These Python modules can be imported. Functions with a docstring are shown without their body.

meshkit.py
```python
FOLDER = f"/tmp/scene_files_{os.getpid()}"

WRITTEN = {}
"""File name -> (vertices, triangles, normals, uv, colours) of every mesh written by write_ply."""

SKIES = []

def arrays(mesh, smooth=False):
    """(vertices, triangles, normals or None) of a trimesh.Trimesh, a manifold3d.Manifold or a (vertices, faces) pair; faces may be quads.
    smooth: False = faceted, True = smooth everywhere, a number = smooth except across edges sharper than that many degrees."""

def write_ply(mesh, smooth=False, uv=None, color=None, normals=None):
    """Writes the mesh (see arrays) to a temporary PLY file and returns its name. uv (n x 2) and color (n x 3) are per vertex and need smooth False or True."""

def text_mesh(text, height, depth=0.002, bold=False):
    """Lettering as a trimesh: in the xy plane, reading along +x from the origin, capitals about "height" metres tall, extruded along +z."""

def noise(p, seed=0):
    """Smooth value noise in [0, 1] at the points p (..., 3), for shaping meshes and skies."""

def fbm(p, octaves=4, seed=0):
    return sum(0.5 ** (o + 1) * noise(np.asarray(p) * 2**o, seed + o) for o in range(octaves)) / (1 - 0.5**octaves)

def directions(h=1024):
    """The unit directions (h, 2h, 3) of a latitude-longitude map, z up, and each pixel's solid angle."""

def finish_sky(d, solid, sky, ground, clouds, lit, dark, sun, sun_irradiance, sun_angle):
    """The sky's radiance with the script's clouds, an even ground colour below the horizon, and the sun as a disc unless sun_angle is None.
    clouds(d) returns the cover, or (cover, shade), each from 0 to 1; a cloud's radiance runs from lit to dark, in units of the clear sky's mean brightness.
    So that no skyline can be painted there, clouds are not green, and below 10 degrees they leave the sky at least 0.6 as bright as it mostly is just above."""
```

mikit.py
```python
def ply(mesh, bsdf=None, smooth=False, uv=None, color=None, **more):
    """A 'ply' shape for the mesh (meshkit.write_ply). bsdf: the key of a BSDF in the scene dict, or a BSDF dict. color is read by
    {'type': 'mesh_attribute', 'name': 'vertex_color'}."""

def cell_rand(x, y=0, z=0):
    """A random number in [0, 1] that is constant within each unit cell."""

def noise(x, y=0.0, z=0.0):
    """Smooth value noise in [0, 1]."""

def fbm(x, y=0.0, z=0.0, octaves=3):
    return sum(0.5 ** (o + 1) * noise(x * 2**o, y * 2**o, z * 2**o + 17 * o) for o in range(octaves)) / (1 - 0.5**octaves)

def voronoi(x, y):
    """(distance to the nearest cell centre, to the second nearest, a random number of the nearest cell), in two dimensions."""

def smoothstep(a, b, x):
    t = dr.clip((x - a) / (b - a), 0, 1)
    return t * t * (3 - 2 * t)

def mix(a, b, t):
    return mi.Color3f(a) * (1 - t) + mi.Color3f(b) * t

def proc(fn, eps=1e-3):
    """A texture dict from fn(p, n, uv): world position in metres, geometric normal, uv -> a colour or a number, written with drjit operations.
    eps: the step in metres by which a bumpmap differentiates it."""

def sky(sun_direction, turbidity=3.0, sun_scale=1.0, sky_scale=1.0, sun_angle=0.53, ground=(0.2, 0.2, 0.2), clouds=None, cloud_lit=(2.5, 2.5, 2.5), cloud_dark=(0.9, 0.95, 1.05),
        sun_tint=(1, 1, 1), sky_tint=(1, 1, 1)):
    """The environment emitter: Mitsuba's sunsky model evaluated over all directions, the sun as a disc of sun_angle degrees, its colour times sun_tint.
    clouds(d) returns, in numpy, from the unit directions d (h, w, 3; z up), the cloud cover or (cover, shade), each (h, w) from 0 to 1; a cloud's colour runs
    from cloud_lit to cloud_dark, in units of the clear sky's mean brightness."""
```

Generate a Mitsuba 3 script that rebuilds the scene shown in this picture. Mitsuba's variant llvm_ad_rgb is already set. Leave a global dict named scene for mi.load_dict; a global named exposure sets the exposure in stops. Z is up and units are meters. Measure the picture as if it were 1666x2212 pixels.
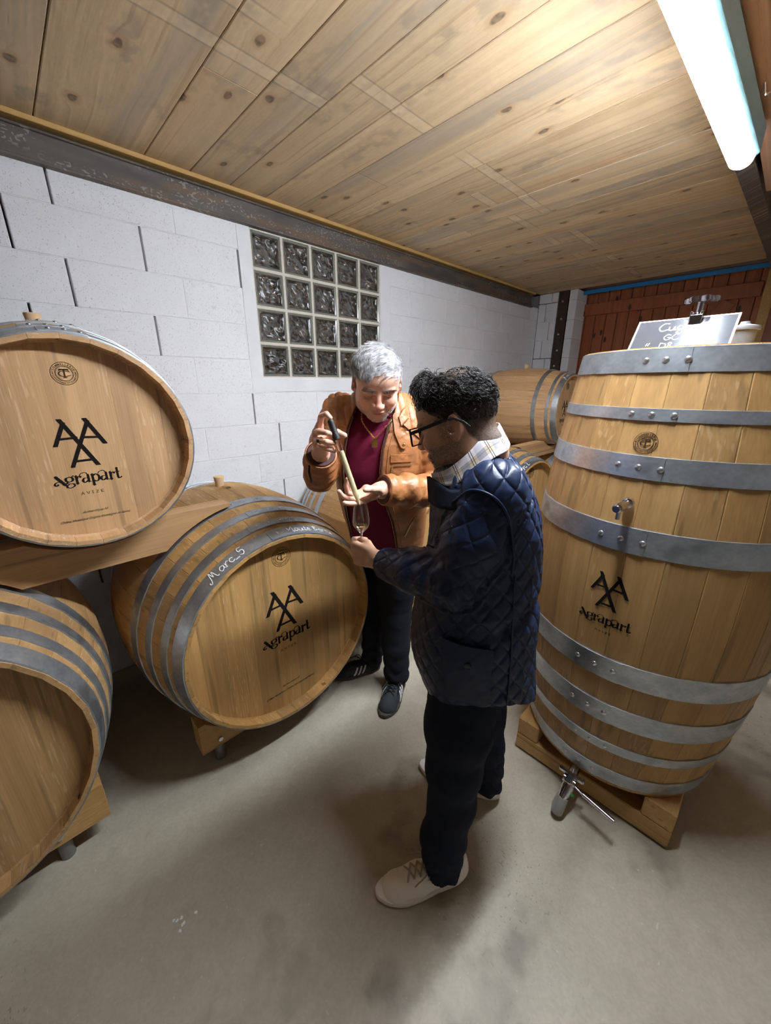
import math, numpy as np, trimesh, mitsuba as mi, drjit as dr, mikit, meshkit
import shapely, manifold3d
from shapely.geometry import Polygon, LineString, Point, box as sbox
from shapely.ops import unary_union
from shapely import affinity
T = mi.ScalarTransform4f
rng = np.random.default_rng(7)
scene, labels = {}, {}

# ---------------------------------------------------------------- camera, light, exposure
EYE = [2.33, 0.0, 1.555]
scene['camera'] = {'type': 'perspective', 'fov_axis': 'x', 'fov': 2 * math.degrees(math.atan(833 / 820)), 'near_clip': 0.02, 'far_clip': 60.0,
                   'to_world': T().look_at(origin=EYE, target=[EYE[0] - 0.6783, EYE[1] + 0.6618, EYE[2] - 0.3190], up=[0, 0, 1])}
exposure = 2.2
LAMP = dict(x=1.998, y0=0.74, y1=2.06, z=2.295, skew=0.030, radiance=(53.0, 57.0, 62.0))     # the batten under the steel beam
NIGHT = (0.020, 0.021, 0.022)                                                # the dark yard outside the glass bricks
scene['night'] = {'type': 'constant', 'radiance': {'type': 'rgb', 'value': list(NIGHT)}}

# ---------------------------------------------------------------- helpers
def ref(i): return {'type': 'ref', 'id': i}
def rgb(*c): return {'type': 'rgb', 'value': list(c)}
used = {}
def key(name, parent=None):
    k = name if parent is None else parent + '__' + name
    n = used.get(k, 0); used[k] = n + 1
    return k if n == 0 else f'{k}_{n:03d}'
def thing(name, label, cat, group=None):
    k = key(name); labels[k] = {'label': label, 'category': cat}
    if group: labels[k]['group'] = group
    return k
def put(name, mesh, mat, parent=None, smooth=False, seed=None, pale=0.0, label=None, kind=None, color=None, **more):
    k = key(name, parent)
    if isinstance(mesh, trimesh.Trimesh): v, f = np.array(mesh.vertices), np.array(mesh.faces)
    else: v, f = mesh
    uv = None if seed is None else np.c_[np.full(len(v), seed), np.full(len(v), pale)]
    if uv is not None and smooth not in (True, False):
        v, f, n = meshkit.arrays((v, f), smooth)
        path = meshkit.write_ply((v, f), False, np.c_[np.full(len(v), seed), np.full(len(v), pale)], color, normals=n)
        scene[k] = {'type': 'ply', 'filename': path, 'face_normals': False, 'bsdf': ref(mat), **more}
    else:
        scene[k] = mikit.ply((v, f), mat, smooth, uv=uv, color=color, **more)
    if label or kind:
        labels[k] = {}
        if label: labels[k]['label'] = label
        if kind: labels[k]['kind'] = kind
    return k
def struct(name, mesh, mat, label=None, **kw):
    return put(name, mesh, mat, kind='structure', label=label, **kw)
def cat(ms): return trimesh.util.concatenate(ms)
def box(x0, x1, y0, y1, z0, z1, b=0.0):
    """Axis-aligned box, its edges chamfered by b."""
    s = np.array([x1 - x0, y1 - y0, z1 - z0]); c = np.array([x0 + x1, y0 + y1, z0 + z1]) / 2
    if b <= 0:
        m = trimesh.creation.box(s); m.apply_translation(c); return m
    pts = []
    for i in range(3):
        for sx in (-1, 1):
            for sy in (-1, 1):
                for sz in (-1, 1):
                    q = np.array([sx, sy, sz]) * (s / 2 - b); q[i] += (sx, sy, sz)[i] * b; pts.append(q)
    m = trimesh.convex.convex_hull(np.array(pts)); m.apply_translation(c); return m
def frame(o, x, y, z):
    m = np.eye(4); m[:3, 0], m[:3, 1], m[:3, 2], m[:3, 3] = x, y, z, o; return m
def moved(m, M):
    m = m.copy(); m.apply_transform(M); return m
def grid_faces(n, m, close_m=False, flip=False):
    """Quads of an n x m vertex grid (row-major) as triangles."""
    i, j = np.meshgrid(np.arange(n - 1), np.arange(m if close_m else m - 1), indexing='ij')
    a, b = i * m + j, i * m + (j + 1) % m; c, d = a + m, b + m
    f = np.stack([np.stack([a, b, d], -1), np.stack([a, d, c], -1)], 2).reshape(-1, 3)
    return f[:, ::-1] if flip else f
def lathe(profile, n=64, a0=0.0):
    """Closed-of-revolution surface about z from (r, z) points, outside on the left of the direction of travel when z rises with r > 0."""
    p = np.asarray(profile, float); a = a0 + np.arange(n) * 2 * np.pi / n
    v = np.stack([p[:, None, 0] * np.cos(a), p[:, None, 0] * np.sin(a), np.repeat(p[:, 1:2], n, 1)], -1).reshape(-1, 3)
    m = trimesh.Trimesh(v, grid_faces(len(p), n, True), process=False)
    if m.volume < 0: m.invert()
    return m
def tube(points, radii, n=12, caps=True):
    p = np.asarray(points, float); r = np.broadcast_to(np.asarray(radii, float), (len(p),))
    t = np.gradient(p, axis=0); t /= np.linalg.norm(t, axis=1, keepdims=True) + 1e-12
    up = np.array([0, 0, 1.0]) if abs(t[0, 2]) < 0.9 else np.array([1.0, 0, 0])
    a = np.cross(t[0], up); a /= np.linalg.norm(a); A = []
    for k in range(len(p)):
        a = a - t[k] * (a @ t[k]); a /= np.linalg.norm(a); A.append(a)
    A = np.array(A); B = np.cross(t, A); th = np.arange(n) * 2 * np.pi / n
    v = (p[:, None] + r[:, None, None] * (np.cos(th)[None, :, None] * A[:, None] + np.sin(th)[None, :, None] * B[:, None])).reshape(-1, 3)
    f = grid_faces(len(p), n, True)
    if caps:
        v = np.vstack([v, p[0], p[-1]]); i = np.arange(n); e = (len(p) - 1) * n
        f = np.vstack([f, np.stack([np.full(n, len(v) - 2), (i + 1) % n, i], 1), np.stack([np.full(n, len(v) - 1), e + i, e + (i + 1) % n], 1)])
    m = trimesh.Trimesh(v, f, process=False)
    if m.volume < 0: m.invert()
    return m
def extrude(poly, h, z0=0.0):
    g = [q for q in getattr(poly, 'geoms', [poly]) if q.area > 1e-10]
    m = cat([trimesh.creation.extrude_polygon(q, h, engine='earcut') for q in g]); m.apply_translation([0, 0, z0]); return m
def spline(pts, n=12):
    """Catmull-Rom through the points."""
    p = np.asarray(pts, float); q = np.vstack([2 * p[0] - p[1], p, 2 * p[-1] - p[-2]]); out = []
    for k in range(1, len(q) - 2):
        t = np.linspace(0, 1, n, endpoint=k == len(q) - 3)[:, None]
        a, b, c, d = q[k - 1], q[k], q[k + 1], q[k + 2]
        out.append(0.5 * (2 * b + (c - a) * t + (2 * a - 5 * b + 4 * c - d) * t**2 + (3 * b - a - 3 * c + d) * t**3))
    return np.vstack(out)

# ---------------------------------------------------------------- materials
fbm, noise, mix, sstep, crand, voro = mikit.fbm, mikit.noise, mikit.mix, mikit.smoothstep, mikit.cell_rand, mikit.voronoi
def oak_axis(ax):
    """Sawn oak with the grain along one world axis; uv.x is the piece's tone."""
    o = [k for k in 'xyz' if k != ax]
    def fn(p, n, uv):
        g, a, b = getattr(p, ax), getattr(p, o[0]), getattr(p, o[1])
        s = mi.Float(uv.x); pale = mi.Float(uv.y)
        w = 0.02 * fbm(g * 3 + s * 9, a * 5, b * 5)
        broad = fbm(g * 1.1 + s * 31, (a + w) * 26, (b + w) * 26)
        fine = noise(g * 9 + s * 17, (a + w) * 330, (b + w) * 330)
        ray = sstep(0.66, 0.80, noise(g * 26 + s * 5, (a + w) * 210, (b + w) * 210)) * sstep(0.48, 0.7, noise(g * 2.2, a * 7 + s * 13, b * 7))
        c = mix((0.31, 0.160, 0.052), (0.57, 0.345, 0.130), broad * 0.75 + fine * 0.25)
        c = mix(c, mi.Color3f(0.64, 0.45, 0.24), ray * (0.5 if ax == 'x' else 0.34))
        dark = sstep(0.70, 0.86, noise(g * 2.5 + 7, a * 60 + s * 3, b * 60))
        c = mix(c, c * 0.62, dark * 0.7)
        c = mix(c, mi.Color3f(c.x * 1.06 + 0.01, c.y * 1.10 + 0.01, c.z * 1.45 + 0.015), pale)
        tone = 0.80 + 0.36 * s
        return mi.Color3f(c.x * tone, c.y * (tone - 0.02 * (s - 0.5)), c.z * (tone + 0.10 * (0.5 - s)))
    return fn
def wood_mat(fn, rough=0.55, spec=0.35):
    return {'type': 'twosided', 'bsdf': {'type': 'principled', 'base_color': mikit.proc(fn), 'roughness': rough, 'specular': spec}}
for ax in 'xyz': scene['oak_' + ax] = wood_mat(oak_axis(ax))
def ceil_wood(p, n, uv):
    """Rough old spruce boards, grain along x; soft grey-blue stain, small knots, ghost lines of old battens."""
    s = mi.Float(uv.x); x, y = p.x, p.y
    kd, _, kr = voro(x * 3.1 + s * 13, y * 5.2 + s * 29); has = dr.select(kr > 0.55, 1.0, 0.0)
    kd = kd * (0.8 + 0.5 * noise(x * 40, y * 60))
    w = 0.045 * fbm(x * 1.5 + s * 9, y * 4) + 0.022 * has * sstep(0.34, 0.05, kd)
    g = fbm(x * 0.9 + s * 40, (y + w) * 28); f = noise(x * 4 + s * 7, (y + w) * 260); h = noise(x * 60, y * 220)
    c = mix((0.345, 0.252, 0.150), (0.530, 0.410, 0.255), g * 0.70 + f * 0.16 + h * 0.14)
    c = mix(c, mi.Color3f(0.29, 0.19, 0.10), sstep(0.72, 0.82, noise(x * 1.5 + s * 5, (y + w) * 70)) * 0.40)
    st = sstep(0.48, 0.72, fbm(x * 0.8 + s * 17, (y + w) * 8 + s * 5)) * (0.45 + 0.55 * noise(x * 5, (y + w) * 90))
    c = mix(c, mi.Color3f(0.275, 0.235, 0.190), st * 0.75)
    sm = sstep(0.60, 0.76, fbm(x * 4 + s * 23, (y + w) * 9 + 3)) * sstep(0.35, 0.65, fbm(x * 22, y * 30))
    c = mix(c, mi.Color3f(0.150, 0.130, 0.112), sm * 0.32)
    c = mix(c, mi.Color3f(0.50, 0.31, 0.15), sstep(0.6, 0.8, noise(x * 0.7 + s * 3, y * 3)) * 0.25)
    c = mix(c, mi.Color3f(0.33, 0.21, 0.11), sstep(0.17, 0.09, kd) * has * 0.5)
    c = mix(c, mi.Color3f(0.095, 0.060, 0.040), sstep(0.090, 0.055, kd) * has * (0.5 + 0.4 * noise(x * 90, y * 90)))
    for bx in (0.86, 1.04):
        z = noise(y * 1.7 + bx * 7, s * 19)
        on = sstep(0.030, 0.022, dr.abs(x - bx + 0.012 * s)) * sstep(0.50, 0.70, z)
        c = mix(c, mi.Color3f(0.55, 0.45, 0.31), on * 0.35 * (0.5 + noise(x * 60, y * 60)))
        c = mix(c, mi.Color3f(0.17, 0.13, 0.09), sstep(0.006, 0.002, dr.abs(dr.abs(x - bx + 0.012 * s) - 0.028)) * sstep(0.52, 0.62, z) * 0.4)
    return c * (1.04 + 0.20 * s)
scene['ceiling_wood'] = {'type': 'twosided', 'bsdf': {'type': 'bumpmap', 'arbitrary': mikit.proc(lambda p, n, uv: noise(p.x * 9 + uv.x * 7, p.y * 240) * 0.6 + fbm(p.x * 25, p.y * 60), 2e-3), 'scale': 0.0012,
                         'bsdf': {'type': 'principled', 'base_color': mikit.proc(ceil_wood), 'roughness': 0.7, 'specular': 0.25}}}
def block_paint(p, n, uv):
    """White masonry paint on pitted concrete blocks: dark pits where the paint did not reach."""
    s = mi.Float(uv.x)
    u, v = p.x + p.y, p.z
    pit = noise(u * 340 + s * 50, v * 340, p.x * 340); patch = fbm(u * 3.1, v * 3.1, s * 7)
    hole = sstep(0.86 - 0.12 * patch, 0.92 - 0.12 * patch, pit)
    c = mix((0.74, 0.75, 0.78), (0.67, 0.68, 0.70), fbm(u * 2 + 5, v * 2))
    streak = sstep(0.79, 0.9, noise(u * 22, v * 75, 3.0)) * sstep(0.5, 0.7, patch)
    c = mix(c, mi.Color3f(0.36, 0.35, 0.34), hole * 0.7)
    c = mix(c, mi.Color3f(0.42, 0.41, 0.40), streak * 0.3)
    return c
scene['block'] = {'type': 'twosided', 'bsdf': {'type': 'bumpmap', 'arbitrary': mikit.proc(lambda p, n, uv: fbm((p.x + p.y) * 70 + uv.x * 50, p.z * 70, p.x * 70, 2), 2e-3), 'scale': 0.0032,
                  'bsdf': {'type': 'principled', 'base_color': mikit.proc(block_paint), 'roughness': 0.8, 'specular': 0.2}}}
scene['plaster'] = {'type': 'twosided', 'bsdf': {'type': 'principled', 'base_color': mikit.proc(lambda p, n, uv: mix((0.72, 0.73, 0.75), (0.64, 0.65, 0.67), fbm(p.y * 9 + p.x * 9, p.z * 9))), 'roughness': 0.75, 'specular': 0.2}}
scene['grout'] = {'type': 'twosided', 'bsdf': {'type': 'principled', 'base_color': rgb(0.56, 0.53, 0.47), 'roughness': 0.85, 'specular': 0.15}}
scene['raw_concrete'] = {'type': 'twosided', 'bsdf': {'type': 'diffuse', 'reflectance': rgb(0.27, 0.26, 0.245)}}
def concrete(p, n, uv):
    big = fbm(p.x * 1.3, p.y * 1.3, 0.0, 4); mid = fbm(p.x * 7, p.y * 7, 3.0); fine = noise(p.x * 160, p.y * 160)
    c = mix((0.295, 0.258, 0.194), (0.475, 0.430, 0.340), big * 0.62 + mid * 0.30 + 0.22 * fbm(p.x * 26, p.y * 26, 8.0))
    c = c * (0.95 + 0.1 * fine)
    blot = sstep(0.60, 0.78, fbm(p.x * 4.2 + 11, p.y * 4.2, 5.0, 4))
    c = mix(c, mi.Color3f(0.135, 0.115, 0.09), blot * 0.6)
    fleck = sstep(0.88, 0.92, noise(p.x * 130, p.y * 190, 2.0)) * sstep(0.55, 0.7, noise(p.x * 2.2, p.y * 2.2, 9.0))
    c = mix(c, mi.Color3f(0.09, 0.075, 0.06), fleck * 0.4)
    chip = sstep(0.965, 0.98, noise(p.x * 90, p.y * 90, 21.0))
    return mix(c, mi.Color3f(0.52, 0.50, 0.47), chip * 0.6)
scene['concrete'] = {'type': 'twosided', 'bsdf': {'type': 'bumpmap', 'arbitrary': mikit.proc(lambda p, n, uv: fbm(p.x * 30, p.y * 30, 1.0, 3), 2e-3), 'scale': 0.003,
                     'bsdf': {'type': 'principled', 'base_color': mikit.proc(concrete), 'roughness': 0.52, 'specular': 0.4}}}
def rust_steel(p, n, uv):
    u = p.x + p.y
    c = mix((0.055, 0.050, 0.047), (0.135, 0.115, 0.096), fbm(u * 5, p.z * 24))
    c = mix(c, mi.Color3f(0.15, 0.085, 0.045), sstep(0.52, 0.75, fbm(u * 3 + 4, p.z * 30 + 2)) * 0.6)
    fl = sstep(0.70, 0.84, noise(u * 120, p.z * 170, 4.0)) * sstep(0.40, 0.70, noise(u * 4.3, p.z * 22, 7.0))
    return mix(c, mi.Color3f(0.36, 0.34, 0.31), fl * 0.45)
scene['beam_steel'] = {'type': 'twosided', 'bsdf': {'type': 'principled', 'base_color': mikit.proc(rust_steel), 'roughness': 0.55, 'specular': 0.45, 'metallic': 0.15}}
def galv(p, n, uv):
    s = mi.Float(uv.x)
    v = fbm(p.x * 24 + s * 9, p.y * 24, p.z * 24, 4); w = noise(p.x * 140, p.y * 140, p.z * 140)
    c = mix((0.25, 0.275, 0.30), (0.55, 0.59, 0.625), v * 0.75 + w * 0.25)
    d = sstep(0.63, 0.75, fbm(p.x * 9 + 3 + s, p.y * 9, p.z * 9 + 8))
    return mix(c, mi.Color3f(0.17, 0.18, 0.19), d * 0.5)
scene['galvanised'] = {'type': 'twosided', 'bsdf': {'type': 'principled', 'base_color': mikit.proc(galv), 'roughness': 0.36, 'metallic': 0.82, 'specular': 0.5}}
scene['rivet_steel'] = {'type': 'principled', 'base_color': rgb(0.62, 0.63, 0.64), 'roughness': 0.28, 'metallic': 0.95}
scene['stainless'] = {'type': 'twosided', 'bsdf': {'type': 'roughconductor', 'material': 'Cr', 'alpha': 0.12}}
scene['chrome'] = {'type': 'twosided', 'bsdf': {'type': 'roughconductor', 'material': 'Cr', 'alpha': 0.05}}
def red_wood(p, n, uv):
    s = mi.Float(uv.x)
    g = fbm(p.x * 40 + s * 30, p.z * 1.6, s * 9); kd, _, kr = voro(p.x * 9 + s * 20, p.z * 4)
    c = mix((0.20, 0.055, 0.020), (0.42, 0.135, 0.048), g)
    c = mix(c, mi.Color3f(0.05, 0.016, 0.010), sstep(0.16, 0.08, kd) * dr.select(kr > 0.75, 1.0, 0.0))
    return c * (0.8 + 0.4 * s)
scene['red_wood'] = {'type': 'twosided', 'bsdf': {'type': 'principled', 'base_color': mikit.proc(red_wood), 'roughness': 0.45, 'specular': 0.4}}
scene['print_ink'] = {'type': 'twosided', 'bsdf': {'type': 'diffuse', 'reflectance': rgb(0.016, 0.013, 0.013)}}
scene['brown_ink'] = {'type': 'twosided', 'bsdf': {'type': 'diffuse', 'reflectance': rgb(0.055, 0.030, 0.016)}}
scene['chalk'] = {'type': 'twosided', 'bsdf': {'type': 'diffuse', 'reflectance': rgb(0.80, 0.82, 0.84)}}
scene['cork'] = {'type': 'twosided', 'bsdf': {'type': 'principled', 'base_color': rgb(0.58, 0.42, 0.25), 'roughness': 0.7, 'specular': 0.2}}
scene['blue_paint'] = {'type': 'twosided', 'bsdf': {'type': 'principled', 'base_color': rgb(0.015, 0.22, 0.52), 'roughness': 0.4, 'specular': 0.5}}
scene['lamp_housing'] = {'type': 'twosided', 'bsdf': {'type': 'principled', 'base_color': rgb(0.13, 0.27, 0.38), 'roughness': 0.4, 'specular': 0.5}}
scene['glass'] = {'type': 'dielectric', 'int_ior': 1.5, 'ext_ior': 1.0}
scene['moulded_glass'] = {'type': 'roughdielectric', 'distribution': 'ggx', 'alpha': 0.045, 'int_ior': 1.5, 'ext_ior': 1.0}
scene['bowl_glass'] = {'type': 'roughdielectric', 'distribution': 'ggx', 'alpha': 0.02, 'int_ior': 1.5, 'ext_ior': 1.0}
scene['slate'] = {'type': 'twosided', 'bsdf': {'type': 'principled', 'base_color': rgb(0.030, 0.032, 0.038), 'roughness': 0.13, 'specular': 0.6}}

# ---------------------------------------------------------------- the room: floor, walls, beams, ceiling, door
ZC, YB, XR, YN = 2.545, 4.80, 5.20, -3.20            # ceiling height, back wall, right wall, wall behind the camera
struct('floor', box(-0.1, XR, YN, 5.3, -0.12, 0.0), 'concrete', label='grey concrete cellar floor with dark stains')
chips = []
for q in range(8):
    a_ = rng.random() * 6.28; c_ = np.array([1.400, .046]) + rng.normal(size=2) * [.013, .016]; chips.append(Polygon([(c_[0] + rng.uniform(.002, .006) * math.cos(a_ + t), c_[1] + rng.uniform(.002, .006) * math.sin(a_ + t)) for t in np.linspace(0, 5.4, 7)]).buffer(.0003))
put('paint_scuff', extrude(unary_union(chips), .0006), 'plaster', 'floor', kind='stuff', label='flakes of white paint stuck to the floor')
WIN = dict(y0=1.207, y1=2.216, z0=1.595, z1=2.387)
def wall_holes(rects, cell):
    """Pieces of the rectangle CELL (y0, y1, z0, z1) outside the given rectangles."""
    g = sbox(cell[0], cell[2], cell[1], cell[3])
    for r in rects: g = g.difference(sbox(r[0], r[2], r[1], r[3]))
    return [q for q in getattr(g, 'geoms', [g]) if q.area > 4e-4]
surround = (WIN['y0'] - 0.075, WIN['y1'] + 0.10, WIN['z0'] - 0.085, 2.40)
back = [box(-0.25, -0.09, YN, surround[0], 0, ZC), box(-0.25, -0.09, surround[1], 5.3, 0, ZC), box(-0.25, -0.09, surround[0], surround[1], 0, surround[2]), box(-0.25, -0.09, surround[0], surround[1], 2.39, ZC)]
wl = struct('wall_left', cat(back), 'raw_concrete', label='white painted concrete block wall with open vertical joints')
PIT, ROW0 = 0.19, 2.263 - 0.19 * 12
mortar = []
def yz_poly_prism(poly, x0, x1):
    m = extrude(poly, x1 - x0); v = m.vertices.copy()
    m.vertices = np.c_[v[:, 2] + x0, v[:, 0], v[:, 1]]; return m
BLK = 0.475
for r in range(0, 14):
    z0 = max(ROW0 + r * PIT, 0.0); z1 = min(ROW0 + (r + 1) * PIT, 2.40)
    if z1 - z0 < 0.03: continue
    off = 0.173 if r % 2 else 0.336
    y = off - 6 * BLK
    while y < 4.80:
        a, b = max(y, YN), min(y + BLK, 4.80)
        if b - a > 0.03:
            openj = rng.random() < 0.16 or any(r == q and abs(y - c_) < .01 for q, c_ in ((11, .173), (11, .648), (12, .336), (10, .336), (9, .648), (7, 1.123), (6, 1.286), (6, .336), (2, .173), (3, .173), (5, .173))); g = 0.0080 if openj else 0.0012
            for q in wall_holes([surround], (a + g, b - 0.0012, z0 + 0.0016, z1 - 0.0016)):
                if q.equals(q.envelope):
                    c = q.bounds; m = box(-0.09, 0.0006 * rng.random(), c[0], c[2], c[1], c[3], 0.0022)
                else: m = yz_poly_prism(q, -0.09, 0.0)
                put('block', m, 'block', wl, seed=float(rng.random()))
            if not openj and not (surround[0] < y < surround[1] and z1 > surround[2]): mortar += [box(-0.03, -0.0018, y - 0.0013, y + 0.0013, z0, z1)]
        y += BLK
    mortar.append(box(-0.03, -0.0012, YN, surround[0], z1 - 0.0017, z1 + 0.0017) if z1 > surround[2] - .002 else box(-0.03, -0.0012, YN, 4.8, z1 - 0.0017, z1 + 0.0017))
    if z1 > surround[2] - .002: mortar.append(box(-0.03, -0.0012, surround[1], 4.8, z1 - 0.0017, z1 + 0.0017))
put('mortar', cat(mortar), 'plaster', wl)

# window of glass bricks
fr = sbox(surround[0], surround[2], surround[1], 2.389).difference(sbox(WIN['y0'], WIN['z0'], WIN['y1'], WIN['z1'] + 0.1))
w1 = struct('window_1', yz_poly_prism(fr, -0.09, 0.002), 'plaster', label='window of twenty wavy glass bricks with pale grout, white plaster surround')
NX, NZ = 5, 4; PY, PZ = (WIN['y1'] - WIN['y0']) / NX, (WIN['z1'] - WIN['z0']) / NZ
grout = sbox(WIN['y0'], WIN['z0'], WIN['y1'], WIN['z1'])
def pane(seed, w, h, x0, t, wav):
    """A moulded glass plate, flat to the room, wavy inside."""
    n = 44; u = np.linspace(-1, 1, n); U, V = np.meshgrid(u, u, indexing='ij')
    edge = np.clip((1 - np.maximum(np.abs(U), np.abs(V))) / 0.22, 0, 1); edge = edge * edge * (3 - 2 * edge)
    P = np.stack([U * 1.6 + seed * 7.3 + V * .6, V * 1.5 + seed * 3.1, np.full_like(U, seed)], -1)
    wv = (meshkit.noise(P * 1.7, 3) - .5) * 1.7 + (meshkit.noise(P * 3.4 + 5, 4) - .5) * 0.9
    inner = x0 - t - wav * edge * (wv + 0.35); outer = x0 - 0.0045 * edge ** 2 - wav * 0.75 * edge * (meshkit.noise(P * 2.1 + 11, 5) - .5)
    Y, Z = U * w / 2, V * h / 2
    A = np.stack([outer, Y, Z], -1).reshape(-1, 3); B = np.stack([inner, Y, Z], -1).reshape(-1, 3)
    f1 = grid_faces(n, n); f2 = grid_faces(n, n, flip=True) + n * n
    ring = [i * n for i in range(n)] + [(n - 1) * n + j for j in range(1, n)] + [i * n + n - 1 for i in range(n - 2, -1, -1)] + [j for j in range(n - 2, 0, -1)]
    s = []
    for k in range(len(ring)):
        a, b = ring[k], ring[(k + 1) % len(ring)]; s += [[a, b, b + n * n], [a, b + n * n, a + n * n]]
    m = trimesh.Trimesh(np.vstack([A, B]), np.vstack([f1, f2, s]), process=False)
    if m.volume < 0: m.invert()
    return m
for i in range(NX):
    for j in range(NZ):
        cy, cz = WIN['y0'] + (i + .5) * PY, WIN['z0'] + (j + .5) * PZ; w, h = PY - 0.016, PZ - 0.016
        grout = grout.difference(sbox(cy - w / 2, cz - h / 2, cy + w / 2, cz + h / 2))
        b = put('glass_brick', moved(pane(i * 4 + j + 1, w - .028, h - .028, -0.0065, 0.014, 0.018), frame([0, cy, cz], [1, 0, 0], [0, 1, 0], [0, 0, 1])), 'moulded_glass', w1, smooth=40)
        put('inner_pane', moved(pane(i * 4 + j + 41, w - .034, h - .034, -0.050, 0.016, 0.018), frame([0, cy, cz], [1, 0, 0], [0, 1, 0], [0, 0, 1])), 'glass', b, smooth=40)
        ring = []
        for x_, q_ in ((-.0745, .003), (-.024, .003), (-.0025, .0005), (-.0025, .0045), (-.0075, .0125), (-.020, .0160), (-.0745, .0185)): ring.append([(x_, cy + sy_ * (w / 2 - q_), cz + sz_ * (h / 2 - q_)) for sy_, sz_ in ((-1, -1), (1, -1), (1, 1), (-1, 1))])
        mring = trimesh.Trimesh(np.array(ring).reshape(-1, 3), grid_faces(7, 4, True), process=False)
        put('side_wall', mring, 'brick_side', b)
scene['brick_side'] = {'type': 'twosided', 'bsdf': {'type': 'principled', 'base_color': rgb(0.17, 0.175, 0.15), 'roughness': 0.18, 'specular': 0.5}}
put('grout', yz_poly_prism(grout, -0.08, -0.003), 'grout', w1)
# the yard seen through the glass bricks: a low ochre wall and dark ground
scene['yard_stone'] = {'type': 'diffuse', 'reflectance': rgb(0.30, 0.20, 0.10)}
struct('trim_4', box(-1.6, -1.4, 0.2, 4.0, 0.0, 1.65), 'yard_stone', label='low ochre wall of the dark yard outside the glass bricks')

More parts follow.
